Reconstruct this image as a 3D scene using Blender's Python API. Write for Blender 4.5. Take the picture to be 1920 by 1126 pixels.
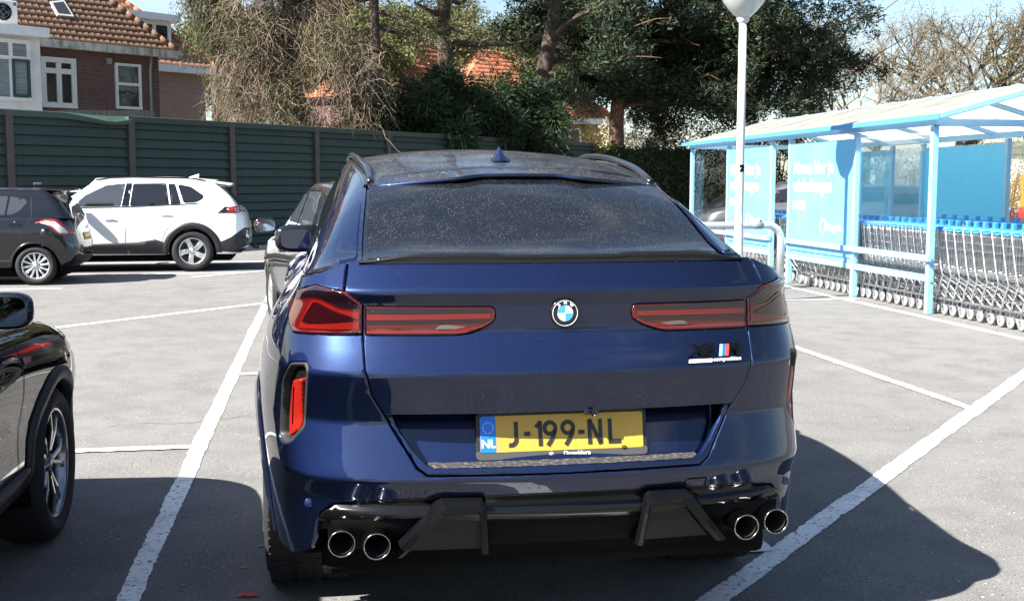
import bpy, bmesh, math, random
import numpy as np
from mathutils import Vector, Matrix
from mathutils.geometry import delaunay_2d_cdt
from mathutils.bvhtree import BVHTree
rad = math.radians
random.seed(7); RNG = np.random.default_rng(7)
for o in list(bpy.data.objects): bpy.data.objects.remove(o)
sc = bpy.context.scene
COL = sc.collection

# ------------------------------------------------------------------ camera
F, CX, CY, CAMH = 2140.0, 960.0, 563.0, 1.54          # focal length and centre in photo pixels, eye height in metres
PITCH = math.atan((563 - 343) / F)
cam = bpy.data.cameras.new('camera'); camo = bpy.data.objects.new('camera', cam); COL.objects.link(camo)
cam.sensor_width = 36; cam.lens = 36 * F / 1920; cam.clip_start = 0.05; cam.clip_end = 3000
camo.location = (0, 0, CAMH); camo.rotation_euler = (math.pi / 2 - PITCH, 0, 0)
sc.camera = camo
sc.render.resolution_x, sc.render.resolution_y = 1024, 600

# ------------------------------------------------------------------ sky and sun
SUN_EL = rad(44); SHADOW = Vector((0.845, 0.535, 0)).normalized()     # the way shadows fall on the ground
sun_to = Vector((-SHADOW.x * math.cos(SUN_EL), -SHADOW.y * math.cos(SUN_EL), math.sin(SUN_EL)))
w = bpy.data.worlds.new('World'); sc.world = w; w.use_nodes = True
nt = w.node_tree; nt.nodes.clear()
out = nt.nodes.new('ShaderNodeOutputWorld'); bg = nt.nodes.new('ShaderNodeBackground')
sky = nt.nodes.new('ShaderNodeTexSky'); sky.sky_type = 'NISHITA'; sky.sun_disc = False
sky.sun_elevation = SUN_EL; sky.sun_rotation = math.atan2(sun_to.x, sun_to.y)
sky.air_density = 1.0; sky.dust_density = 0.9; sky.ozone_density = 1.6
bg.inputs['Strength'].default_value = 0.05
tcw = nt.nodes.new('ShaderNodeTexCoord'); mpw = nt.nodes.new('ShaderNodeMapping'); mpw.inputs['Scale'].default_value = (1, 1, 2.6)
nzw = nt.nodes.new('ShaderNodeTexNoise'); nzw.inputs['Scale'].default_value = 2.1; nzw.inputs['Detail'].default_value = 8; nzw.inputs['Roughness'].default_value = 0.62
rpw = nt.nodes.new('ShaderNodeValToRGB'); rpw.color_ramp.elements[0].position = 0.53; rpw.color_ramp.elements[1].position = 0.78
rpw.color_ramp.elements[1].color = (0.8, 0.8, 0.8, 1)
mxw = nt.nodes.new('ShaderNodeMixRGB'); mxw.inputs[2].default_value = (6.2, 6.5, 7.0, 1)
L = nt.links.new
L(tcw.outputs['Generated'], mpw.inputs['Vector']); L(mpw.outputs[0], nzw.inputs['Vector']); L(nzw.outputs['Fac'], rpw.inputs[0])
L(rpw.outputs[0], mxw.inputs[0]); L(sky.outputs[0], mxw.inputs[1]); L(mxw.outputs[0], bg.inputs[0]); L(bg.outputs[0], out.inputs[0])
sl = bpy.data.lights.new('sun', 'SUN'); sl.energy = 5.0; sl.angle = rad(0.53); sl.color = (1.0, 0.955, 0.88)
so = bpy.data.objects.new('sun', sl); COL.objects.link(so); so.rotation_euler = sun_to.to_track_quat('Z', 'Y').to_euler()
vs = sc.view_settings; vs.view_transform = 'Standard'; vs.look = 'None'; vs.exposure = 2.1; vs.gamma = 1; vs.use_curve_mapping = False
sc.render.engine = 'CYCLES'

# ------------------------------------------------------------------ placing
def at(px, py, Y):
    """world point seen at a photo pixel, at ground distance Y"""
    c, s = math.cos(PITCH), math.sin(PITCH)
    dx, du = (px - CX) / F, (CY - py) / F
    d = Vector((dx, c + du * s, -s + du * c))
    return Vector((0, 0, CAMH)) + d * (Y / d.y)
def gnd(px, py, z=0.0):
    c, s = math.cos(PITCH), math.sin(PITCH)
    dx, du = (px - CX) / F, (CY - py) / F
    d = Vector((dx, c + du * s, -s + du * c))
    return Vector((0, 0, CAMH)) + d * ((z - CAMH) / d.z)
def azv(deg): return Vector((math.sin(rad(deg)), math.cos(rad(deg)), 0))

# ------------------------------------------------------------------ materials
MATS = {}
def mat(name, col, rough=0.6, metal=0.0, spec=0.5, coat=0.0, coatr=0.03, noise=None, bump=None, speck=None, emit=None, trans=0.0, alpha=None, ior=1.45, coord='Object', streak=None):
    """principled material. noise=(scale, colour2, lo, hi, stretch), bump=(scale, strength), speck=(scale, colour, threshold, share)"""
    if name in MATS: return MATS[name]
    m = bpy.data.materials.new(name); m.use_nodes = True; n = m.node_tree.nodes; l = m.node_tree.links.new
    b = n['Principled BSDF']; MATS[name] = m
    b.inputs['Base Color'].default_value = (*col, 1); b.inputs['Roughness'].default_value = rough; b.inputs['Metallic'].default_value = metal
    b.inputs['Specular IOR Level'].default_value = spec; b.inputs['Coat Weight'].default_value = coat; b.inputs['Coat Roughness'].default_value = coatr
    b.inputs['Transmission Weight'].default_value = trans; b.inputs['IOR'].default_value = ior
    if alpha is not None: b.inputs['Alpha'].default_value = alpha
    if emit: b.inputs['Emission Color'].default_value = (*emit[:3], 1); b.inputs['Emission Strength'].default_value = emit[3]
    tc = n.new('ShaderNodeTexCoord'); co = tc.outputs[coord]
    colsock = None; roughsock = None
    def mapped(st):
        if st is None: return co
        mp = n.new('ShaderNodeMapping'); mp.inputs['Scale'].default_value = st; l(co, mp.inputs[0]); return mp.outputs[0]
    def mix(fac, a, c2):
        mx = n.new('ShaderNodeMixRGB'); l(fac, mx.inputs[0])
        if a is None: mx.inputs[1].default_value = (*col, 1)
        else: l(a, mx.inputs[1])
        mx.inputs[2].default_value = (*c2, 1); return mx.outputs[0]
    for nz in (noise if isinstance(noise, list) else [noise] if noise else []):
        t = n.new('ShaderNodeTexNoise'); t.inputs['Scale'].default_value = nz[0]; t.inputs['Detail'].default_value = 6; t.inputs['Roughness'].default_value = 0.6
        l(mapped(nz[4] if len(nz) > 4 else None), t.inputs['Vector'])
        r = n.new('ShaderNodeMapRange'); r.inputs['From Min'].default_value = nz[2]; r.inputs['From Max'].default_value = nz[3]; r.clamp = True
        l(t.outputs['Fac'], r.inputs[0]); colsock = mix(r.outputs[0], colsock, nz[1])
    for sp in (speck if isinstance(speck, list) else [speck] if speck else []):
        # scattered dots: voronoi cells, each shown or not at random, fading with a soft patchiness
        v = n.new('ShaderNodeTexVoronoi'); v.inputs['Scale'].default_value = sp[0]; l(mapped(sp[4] if len(sp) > 4 else None), v.inputs['Vector'])
        a = n.new('ShaderNodeMath'); a.operation = 'LESS_THAN'; a.inputs[1].default_value = sp[2]; l(v.outputs['Distance'], a.inputs[0])
        sx = n.new('ShaderNodeSeparateColor'); l(v.outputs['Color'], sx.inputs[0])
        c = n.new('ShaderNodeMath'); c.operation = 'LESS_THAN'; c.inputs[1].default_value = sp[3]; l(sx.outputs[0], c.inputs[0])
        mu = n.new('ShaderNodeMath'); mu.operation = 'MULTIPLY'; l(a.outputs[0], mu.inputs[0]); l(c.outputs[0], mu.inputs[1])
        m2 = n.new('ShaderNodeMath'); m2.operation = 'MULTIPLY'; l(mu.outputs[0], m2.inputs[0]); l(sx.outputs[1], m2.inputs[1])
        pz = n.new('ShaderNodeTexNoise'); pz.inputs['Scale'].default_value = sp[0] / 28; pz.inputs['Detail'].default_value = 4; l(co, pz.inputs['Vector'])
        pr_ = n.new('ShaderNodeMapRange'); pr_.inputs['From Min'].default_value = .34; pr_.inputs['From Max'].default_value = .60; l(pz.outputs['Fac'], pr_.inputs[0])
        m3 = n.new('ShaderNodeMath'); m3.operation = 'MULTIPLY'; l(m2.outputs[0], m3.inputs[0]); l(pr_.outputs[0], m3.inputs[1]); m2 = m3
        colsock = mix(m2.outputs[0], colsock, sp[1]); roughsock = (m2.outputs[0], roughsock)
    if colsock: l(colsock, b.inputs['Base Color'])
    rs = roughsock
    if rs and (metal > 0 or coat > 0 or rough < .2):
        acc = rs[0]
        if rs[1]:
            mxm = n.new('ShaderNodeMath'); mxm.operation = 'MAXIMUM'; l(rs[0], mxm.inputs[0]); l(rs[1][0], mxm.inputs[1]); acc = mxm.outputs[0]
        r = n.new('ShaderNodeMapRange'); r.inputs['To Min'].default_value = rough; r.inputs['To Max'].default_value = 0.85; l(acc, r.inputs[0]); l(r.outputs[0], b.inputs['Roughness'])
        if metal > 0:
            r = n.new('ShaderNodeMapRange'); r.inputs['To Min'].default_value = metal; r.inputs['To Max'].default_value = 0; l(acc, r.inputs[0]); l(r.outputs[0], b.inputs['Metallic'])
        if coat > 0:
            r = n.new('ShaderNodeMapRange'); r.inputs['To Min'].default_value = coat; r.inputs['To Max'].default_value = 0; l(acc, r.inputs[0]); l(r.outputs[0], b.inputs['Coat Weight'])
    if bump:
        t = n.new('ShaderNodeTexNoise'); t.inputs['Scale'].default_value = bump[0]; t.inputs['Detail'].default_value = 5; l(mapped(bump[2] if len(bump) > 2 else None), t.inputs['Vector'])
        bp = n.new('ShaderNodeBump'); bp.inputs['Strength'].default_value = bump[1]; bp.inputs['Distance'].default_value = 0.01; l(t.outputs['Fac'], bp.inputs['Height']); l(bp.outputs[0], b.inputs['Normal'])
    return m

# ------------------------------------------------------------------ mesh helpers
def fmesh(name, V, Fc, smooth=False):
    V = np.asarray(V, np.float32); Fc = np.asarray(Fc, np.int32); k = Fc.shape[1]
    me = bpy.data.meshes.new(name); me.vertices.add(len(V)); me.vertices.foreach_set('co', V.ravel())
    me.loops.add(Fc.size); me.loops.foreach_set('vertex_index', Fc.ravel()); me.polygons.add(len(Fc))
    me.polygons.foreach_set('loop_start', np.arange(0, Fc.size, k, dtype=np.int32))
    if smooth: me.polygons.foreach_set('use_smooth', np.ones(len(Fc), bool))
    me.update(calc_edges=True); return me
def link(name, me, m=None, parent=None, loc=None, rotz=None, kind=None):
    o = bpy.data.objects.new(name, me); COL.objects.link(o)
    if m is not None and me is not None and not me.materials: me.materials.append(m)
    if parent: o.parent = parent
    if loc is not None: o.location = loc
    if rotz is not None: o.rotation_euler = (0, 0, rotz)
    if kind: o['kind'] = kind
    return o
def tag(o, label, cat, group=None):
    o['label'] = label; o['category'] = cat
    if group: o['group'] = group
    return o
def thing(name, label, cat, loc=(0, 0, 0), rotz=0, group=None):
    return tag(link(name, None, None, None, loc, rotz), label, cat, group)
def copy_tree(o, parent=None):
    c = o.copy(); COL.objects.link(c); c.parent = parent
    for ch in o.children: copy_tree(ch, c)
    return c
class MB:
    def __init__(s): s.v = []; s.f = []; s.sm = []
    def add(s, V, Fc, smooth=False):
        n = len(s.v); s.v += [tuple(p) for p in V]; s.f += [tuple(i + n for i in q) for q in Fc]; s.sm += [smooth] * len(Fc); return s
    def box(s, c, d, M=None, bev=0.0):
        x, y, z = d[0] / 2, d[1] / 2, d[2] / 2
        if bev > 0:
            b = min(bev, x * .9, y * .9, z * .9); bm = bmesh.new(); bmesh.ops.create_cube(bm, size=1)
            for v in bm.verts: v.co = (v.co.x * d[0], v.co.y * d[1], v.co.z * d[2])
            bmesh.ops.bevel(bm, geom=bm.edges[:], offset=b, segments=2, affect='EDGES', profile=.5)
            V = [v.co.copy() for v in bm.verts]; Fc = [[v.index for v in f.verts] for f in bm.faces]; bm.free()
        else:
            V = [Vector((a * x, b * y, e * z)) for a in (-1, 1) for b in (-1, 1) for e in (-1, 1)]
            Fc = [(0, 1, 3, 2), (4, 6, 7, 5), (0, 4, 5, 1), (2, 3, 7, 6), (0, 2, 6, 4), (1, 5, 7, 3)]
        c = Vector(c)
        return s.add([(M @ p if M else p) + c for p in V], Fc)
    def beam(s, a, b, wd, ht, up=(0, 0, 1)):
        a, b = Vector(a), Vector(b); d = b - a; ln = d.length; d = d / ln; u = Vector(up); r = d.cross(u).normalized(); u = r.cross(d)
        M = Matrix((r, d, u)).transposed(); return s.box((a + b) / 2, (wd, ln, ht), M)
    def tube(s, pts, r, n=8, cap=True, smooth=True):
        pts = [Vector(p) for p in pts]; rs = r if hasattr(r, '__len__') else [r] * len(pts)
        V = []; prev = None
        for i, p in enumerate(pts):
            d = (pts[min(i + 1, len(pts) - 1)] - pts[max(i - 1, 0)]).normalized()
            if prev is None: prev = d.orthogonal().normalized()
            else: prev = (prev - d * prev.dot(d)).normalized()
            e = d.cross(prev)
            for k in range(n):
                a = 2 * math.pi * k / n; V.append(p + (prev * math.cos(a) + e * math.sin(a)) * rs[i])
        Fc = [(i * n + k, i * n + (k + 1) % n, (i + 1) * n + (k + 1) % n, (i + 1) * n + k) for i in range(len(pts) - 1) for k in range(n)]
        s.add(V, Fc, smooth)
        if cap:
            m = len(s.v) - len(V); s.f.append(tuple(m + k for k in reversed(range(n)))); s.sm.append(False)
            m += (len(pts) - 1) * n; s.f.append(tuple(m + k for k in range(n))); s.sm.append(False)
        return s
    def lathe(s, prof, n=24, M=None, c=(0, 0, 0), smooth=True):
        """prof: (radius, axial) pairs turned about local z"""
        c = Vector(c); V = []
        for r, z in prof:
            for k in range(n):
                a = 2 * math.pi * k / n; p = Vector((r * math.cos(a), r * math.sin(a), z)); V.append((M @ p if M else p) + c)
        Fc = [(i * n + k, i * n + (k + 1) % n, (i + 1) * n + (k + 1) % n, (i + 1) * n + k) for i in range(len(prof) - 1) for k in range(n)]
        return s.add(V, Fc, smooth)
    def prism(s, poly, a, b, fn):
        """polygon in 2-D pushed from depth a to depth b, fn(u, v, depth) -> point"""
        n = len(poly); V = [fn(u, v, a) for u, v in poly] + [fn(u, v, b) for u, v in poly]
        ar = sum(poly[i][0] * poly[(i + 1) % n][1] - poly[(i + 1) % n][0] * poly[i][1] for i in range(n))
        Fc = [tuple(range(n)), tuple(range(2 * n - 1, n - 1, -1))] + [((i + 1) % n, i, n + i, n + (i + 1) % n) for i in range(n)]
        return s.add(V, Fc)
    def grid(s, P, smooth=True):
        nu, nv = len(P), len(P[0]); V = [p for row in P for p in row]
        return s.add(V, [(i * nv + j, (i + 1) * nv + j, (i + 1) * nv + j + 1, i * nv + j + 1) for i in range(nu - 1) for j in range(nv - 1)], smooth)
    def mesh(s, name, fix=True):
        me = bpy.data.meshes.new(name); me.from_pydata([tuple(p) for p in s.v], [], s.f)
        me.polygons.foreach_set('use_smooth', s.sm)
        if fix:
            bm = bmesh.new(); bm.from_mesh(me); bmesh.ops.recalc_face_normals(bm, faces=bm.faces); bm.to_mesh(me); bm.free()
        me.update(); return me
    def build(s, name, m, parent=None, fix=True, **k): return link(name, s.mesh(name, fix), m, parent, **k)
def text_mesh(txt, size, bold=0.0, extrude=0.0, align='CENTER', shear=0.0, sx=1.0):
    """flat lettering as mesh in local x (along) / y (up)"""
    cu = bpy.data.curves.new('lettering', 'FONT'); cu.body = txt; cu.size = size; cu.offset = bold; cu.extrude = extrude
    cu.align_x = align; cu.align_y = 'CENTER'; cu.shear = shear; cu.resolution_u = 4
    o = bpy.data.objects.new('lettering', cu); COL.objects.link(o)
    dg = bpy.context.evaluated_depsgraph_get(); me = bpy.data.meshes.new_from_object(o.evaluated_get(dg))
    bpy.data.objects.remove(o); bpy.data.curves.remove(cu); me.materials.clear()
    if sx != 1.0:
        for v in me.vertices: v.co.x *= sx
    return me
def place_text(name, txt, size, m, parent, origin, right, up, **k):
    me = text_mesh(txt, size, **k); o = link(name, me, m, parent)
    r = Vector(right).normalized(); u = Vector(up).normalized(); nn = r.cross(u)
    M = Matrix((r, u, nn)).transposed().to_4x4(); M.translation = Vector(origin); me.transform(M); return o
def spline(xs, ys):
    xs = np.array(xs, float); ys = np.array(ys, float); n = len(xs); h = np.diff(xs)
    A = np.zeros((n, n)); b = np.zeros(n); A[0, 0] = A[-1, -1] = 1
    for i in range(1, n - 1):
        A[i, i - 1] = h[i - 1]; A[i, i] = 2 * (h[i - 1] + h[i]); A[i, i + 1] = h[i]
        b[i] = 3 * ((ys[i + 1] - ys[i]) / h[i] - (ys[i] - ys[i - 1]) / h[i - 1])
    c = np.linalg.solve(A, b)
    def f(x):
        x = np.clip(np.asarray(x, float), xs[0], xs[-1]); i = np.clip(np.searchsorted(xs, x) - 1, 0, n - 2)
        d = x - xs[i]; bb = (ys[i + 1] - ys[i]) / h[i] - h[i] * (2 * c[i] + c[i + 1]) / 3; dd = (c[i + 1] - c[i]) / (3 * h[i])
        return ys[i] + d * (bb + d * (c[i] + d * dd))
    return f
def fillet(xs, ys, r=.012):
    xs = np.array(xs, float); ys = np.array(ys, float); o = np.argsort(xs); xs = xs[o]; ys = ys[o]
    return lambda x: sum(np.interp(np.asarray(x, float) + k * r, xs, ys) * ww for k, ww in ((-1, .1), (-.5, .2), (0, .4), (.5, .2), (1, .1)))
def sstep(a, b, x):
    t = np.clip((np.asarray(x, float) - a) / (b - a), 0, 1); return t * t * (3 - 2 * t)
def inside(pts, poly):
    x, y = pts[:, 0], pts[:, 1]; r = np.zeros(len(pts), bool); n = len(poly)
    for i in range(n):
        x1, y1 = poly[i]; x2, y2 = poly[(i + 1) % n]
        if y1 == y2: continue
        r ^= ((y1 > y) != (y2 > y)) & (x < (x2 - x1) * (y - y1) / (y2 - y1) + x1)
    return r
def resample(poly, st):
    o = []
    for i in range(len(poly)):
        a = np.array(poly[i], float); b = np.array(poly[(i + 1) % len(poly)], float); k = max(1, int(math.ceil(np.hypot(*(b - a)) / st)))
        for j in range(k): o.append(a + (b - a) * j / k)
    return np.array(o)
def round_poly(poly, r, seg=4):
    """corners of a polygon rounded by about r"""
    o = []; n = len(poly)
    for i in range(n):
        p = np.array(poly[i], float); a = np.array(poly[i - 1], float) - p; b = np.array(poly[(i + 1) % n], float) - p
        la, lb = np.hypot(*a), np.hypot(*b); rr = min(r, la * .45, lb * .45); a = p + a / la * rr; b = p + b / lb * rr
        for k in range(seg + 1):
            t = k / seg; o.append(tuple(a * (1 - t) ** 2 + p * 2 * t * (1 - t) + b * t * t))
    return o
def triangulate(outer, holes, st, inset=0.0, rows=()):
    """constrained triangulation of a flat outline with holes; boundary points come first"""
    loops = [resample(outer, st)] + [resample(h, st) for h in holes]; pts = []; edges = []; ins = []; outw = []
    for li, lp in enumerate(loops):
        n0 = len(pts); n = len(lp); ar = sum(lp[i][0] * lp[(i + 1) % n][1] - lp[(i + 1) % n][0] * lp[i][1] for i in range(n))
        sg = (1 if ar > 0 else -1) * (1 if li == 0 else -1)
        d = np.roll(lp, -1, 0) - np.roll(lp, 1, 0); d /= np.maximum(np.hypot(d[:, 0], d[:, 1]), 1e-9)[:, None]
        nn = np.stack([d[:, 1], -d[:, 0]], 1) * sg                      # points away from the panel
        pts += list(lp); outw += list(nn); edges += [(n0 + i, n0 + (i + 1) % n) for i in range(n)]
        if inset > 0: ins += list(lp - nn * inset)
    nb = len(pts); B = np.array(pts); lo, hi = B.min(0), B.max(0)
    gx, gy = np.meshgrid(np.arange(lo[0] + st * .5, hi[0], st), np.arange(lo[1] + st * .5, hi[1], st)); G = np.stack([gx.ravel(), gy.ravel()], 1)
    if rows: G = G[np.min(np.abs(G[:, 1:] - np.array(rows)[None, :]), axis=1) > .009]
    if ins: G = np.concatenate([np.array(ins), G]); ni = len(ins)
    else: ni = 0
    ok = inside(G, loops[0])
    for h in loops[1:]: ok &= ~inside(G, h)
    if len(G):
        keep = []
        for i in np.nonzero(ok)[0]:
            dd = np.min((B[:, 0] - G[i, 0]) ** 2 + (B[:, 1] - G[i, 1]) ** 2); lim = inset * .7 if i < ni else (max(.006, inset * 1.5) if rows else max(st * .55, inset * 1.6))
            if dd > lim * lim: keep.append(G[i])
        G = np.array(keep).reshape(-1, 2)
    allp = np.concatenate([B, G]) if len(G) else B
    for v in rows:                                   # points and edges that follow a crease
        uu = np.arange(max(lo[0], -1.4) + st * .5, min(hi[0], 1.4), st * .7); R_ = np.stack([uu, np.full(len(uu), v)], 1); ok = inside(R_, loops[0])
        for h in loops[1:]: ok &= ~inside(R_, h)
        for i in np.nonzero(ok)[0]:
            if np.min((B[:, 0] - R_[i, 0]) ** 2 + (B[:, 1] - R_[i, 1]) ** 2) < (max(.006, inset * 1.5)) ** 2: ok[i] = False
        n0 = len(allp); ids = {}
        for i in np.nonzero(ok)[0]: ids[i] = n0 + len(ids)
        allp = np.concatenate([allp, R_[ok]])
        edges += [(ids[i], ids[i + 1]) for i in ids if i + 1 in ids]
    r = delaunay_2d_cdt([Vector(p) for p in allp], edges, [], 0, 1e-6, True)
    V = np.array([tuple(v) for v in r[0]]); T = np.array(r[2]); orig = r[3]
    cen = V[T].mean(1); ok = inside(cen, loops[0])
    for h in loops[1:]: ok &= ~inside(cen, h)
    T = T[ok]
    ow = np.zeros((len(V), 2)); isb = np.zeros(len(V), bool)
    for i, og in enumerate(orig):
        for k in og:
            if k < nb: ow[i] = outw[k]; isb[i] = True
    a, b, c = V[T[:, 0]], V[T[:, 1]], V[T[:, 2]]
    area = (b[:, 0] - a[:, 0]) * (c[:, 1] - a[:, 1]) - (b[:, 1] - a[:, 1]) * (c[:, 0] - a[:, 0])
    T = T[np.abs(area) > 1e-10]; area = area[np.abs(area) > 1e-10]; T[area < 0] = T[area < 0][:, ::-1]
    return V, T, isb, ow
def panel(name, outer, surf, m, parent, holes=(), st=.03, off=0.0, edge=.0, inset=.004, tilt=.55, flip=False, mirror=False, kind=None, offfn=None, rows=()):
    """a sheet lying on the surface surf(u, v): cut to an outline, smooth-shaded, edges rounded and turned in by edge"""
    V, T, isb, ow = triangulate(outer, list(holes), st, inset if edge > 0 else 0, rows)
    u, v = V[:, 0], V[:, 1]; e = 1e-3
    P = surf(u, v); Du = (surf(u + e, v) - surf(u - e, v)) / (2 * e); Dv = (surf(u, v + e) - surf(u, v - e)) / (2 * e)
    N = np.cross(Du, Dv); N /= np.maximum(np.linalg.norm(N, axis=1), 1e-9)[:, None]
    if flip: N = -N
    P = P + N * (off if offfn is None else offfn(u, v)[:, None])
    faces = T.copy() if not flip else T[:, ::-1].copy(); NN = N.copy(); P2 = P.copy()
    if edge > 0:
        O3 = Du * ow[:, :1] + Dv * ow[:, 1:]; O3 /= np.maximum(np.linalg.norm(O3, axis=1), 1e-9)[:, None]
        NN[isb] = N[isb] * (1 - tilt) + O3[isb] * tilt; NN[isb] /= np.linalg.norm(NN[isb], axis=1)[:, None]
        P2[isb] -= N[isb] * inset * .35
        ec = {}
        for t in faces:
            for k in range(3):
                a, b = int(t[k]), int(t[(k + 1) % 3])
                if isb[a] and isb[b]:
                    if (b, a) in ec: del ec[(b, a)]
                    else: ec[(a, b)] = 1
        bl = sorted({a for ed in ec for a in ed}); ix = {a: i for i, a in enumerate(bl)}; n0 = len(P2); nbv = len(bl)
        top = P2[bl]; bot = top - N[bl] * edge; on = O3[bl]
        P2 = np.concatenate([P2, top, bot]); NN = np.concatenate([NN, NN[bl], on])
        sk = []
        for a, b in ec: sk += [(n0 + ix[b], n0 + ix[a], n0 + nbv + ix[a]), (n0 + ix[b], n0 + nbv + ix[a], n0 + nbv + ix[b])]
        faces = np.concatenate([faces, np.array(sk, int)])
    if mirror:
        P2 = P2 * np.array([-1, 1, 1]); NN = NN * np.array([-1, 1, 1]); faces = faces[:, ::-1]
    me = fmesh(name, P2, faces, True)
    me.normals_split_custom_set_from_vertices([tuple(x) for x in NN])
    return link(name, me, m, parent, kind=kind)
def mirror_u(poly): return [(-u, v) for u, v in poly][::-1]
# ------------------------------------------------------------------ ground
asphalt = mat('asphalt', (.162, .160, .157), .92, spec=.25,
    noise=[(.35, (.190, .187, .182), .4, .65), (.8, (.118, .116, .113), .54, .74), (3.0, (.125, .123, .12), .45, .75), (160., (.065, .063, .062), .48, .62)],
    speck=[(80., (.27, .26, .245), .32, .55), (42., (.40, .385, .36), .24, .14), (70., (.025, .025, .025), .34, .35)], bump=(220., .55))
soil = mat('soil', (.11, .085, .06), .95, noise=(6., (.19, .16, .12), .4, .65), bump=(30., .5))
linepaint = mat('line_paint', (.74, .74, .72), .7, noise=[(5., (.62, .62, .60), .4, .7), (45., (.16, .155, .15), .565, .62), (9., (.30, .29, .28), .60, .72), (2.2, (.5, .49, .47), .5, .8)], bump=(160., .25))
gb = MB()
gb.grid([[(-900 + 90 * i + 0, -300 + 80 * j, 0) for j in range(21)] for i in range(21)], False)
ground = gb.build('ground', mat('meadow', (.07, .085, .04), .95, noise=(.2, (.10, .10, .05), .4, .6)), kind='structure')
for v in ground.data.vertices: v.co.z = -.02
lot = MB(); lot.grid([[(-60 + 6 * i, -45 + 5 * j, 0) for j in range(25)] for i in range(21)], False)
lot_o = lot.build('car_park_surface', asphalt, kind='structure')
AX = -9.4          # the way the bay lines and the shelter run (degrees from straight ahead)
AX2 = 34.0         # the slanting bays and the fence
def line_strip(name, a, b, wd=.11, seed=0, z=.004):
    """a painted line with slightly ragged edges, lying on the asphalt"""
    a, b = Vector(a), Vector(b); d = b - a; ln = d.length; d /= ln; r = Vector((d.y, -d.x, 0)); n = max(4, int(ln / .022)); rr = random.Random(seed); l1 = l2 = 0
    V = []; Fc = []
    for i in range(n + 1):
        p = a + d * ln * i / n; l1 = l1 * .9 + rr.gauss(0, .0016); l2 = l2 * .9 + rr.gauss(0, .0016); j1 = l1 + rr.gauss(0, .0022); j2 = l2 + rr.gauss(0, .0022)
        V += [(*(p + r * (wd / 2 + j1)).xy, z), (*(p - r * (wd / 2 + j2)).xy, z)]
        if i: Fc.append((2 * i - 2, 2 * i - 1, 2 * i + 1, 2 * i))
    me = bpy.data.meshes.new(name); me.from_pydata(V, [], Fc); me.update(); o = link(name, me, linepaint, lot_o); return o
g = gnd
dA, dB, dC = azv(AX), azv(AX2), azv(AX + 90)
L0 = g(240, 1126)
line_strip('bay_line', L0 - dA * 5, L0 + dA * 13.6, .092, 1)
R0 = g(1352, 1115)
line_strip('bay_line', R0 - dB * 1.5, R0 + dB * 9.5, .105, 2, .0045)
T1 = g(1833, 771); line_strip('bay_line', T1, T1 + dA * 4.6, .085, 3, .0085)
k = g(1428, 1036); line_strip('bay_line', k, k + dA * .30, .12, 4, .0085)
k = g(378, 838); line_strip('bay_line', k, k - dC * 4.5, .085, 5, .0085)
k = g(497, 701); line_strip('bay_line', k - dC * .22, k + dC * 2.2, .10, 6, .0085)
k = g(497, 568); line_strip('bay_line', k + dB * .4, k - dB * 9, .10, 7)
k = g(1475, 537); line_strip('bay_line', k + dA * 2.5, k - dA * 9.5, .10, 8)
for i, (px, py, l1, l2) in enumerate(((380, 512, 7.5, 0.6), (500, 490, 11, 1.6), (116, 541, 6, 0), (500, 467, 5, 1.5))):
    k = g(px, py); line_strip('bay_line', k - dC * l1, k + dC * l2, .10, 10 + i)
k = g(360, 520); line_strip('bay_line', k, k + dB * 1.6, .09, 15, .0085)
k = g(1490, 563); line_strip('bay_line', k - dC * .6, k + dC * .9, .09, 16, .0085)
# a crack in the asphalt
cr = MB(); a = g(200, 800)
pts = [a + dC * (t * .035) + Vector((0, random.uniform(-.012, .012) + .05 * math.sin(t * .35) + t * .006, .003)) for t in range(52)]
for i in range(len(pts) - 1):
    d = (pts[i + 1] - pts[i]).normalized(); r = Vector((d.y, -d.x, 0)) * random.uniform(.0008, .0035)
    cr.add([pts[i] + r, pts[i + 1] + r, pts[i + 1] - r, pts[i] - r], [(0, 1, 2, 3)])
for (px_, py_, s_) in ((405, 916, .05), (440, 967, .03), (490, 1022, .06), (455, 1062, .05), (345, 1095, .03), (1600, 905, .03), (1560, 1002, .04), (1640, 1015, .03), (230, 885, .03)):
    q_ = g(px_, py_, .006); ang_ = random.uniform(0, 6); MB().add([q_ + Vector((s_ * random.uniform(.35, 1) * .5 * math.cos(ang_ + t * 1.047), s_ * random.uniform(.35, 1) * .25 * math.sin(ang_ + t * 1.047), 0)) for t in range(6)], [(0, 1, 2, 3, 4, 5)]).build('paint_chip', mat('pale_chip', (.22, .215, .20), .8), lot_o)
cr.build('crack', mat('tar', (.035, .034, .033), .8), lot_o)
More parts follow.
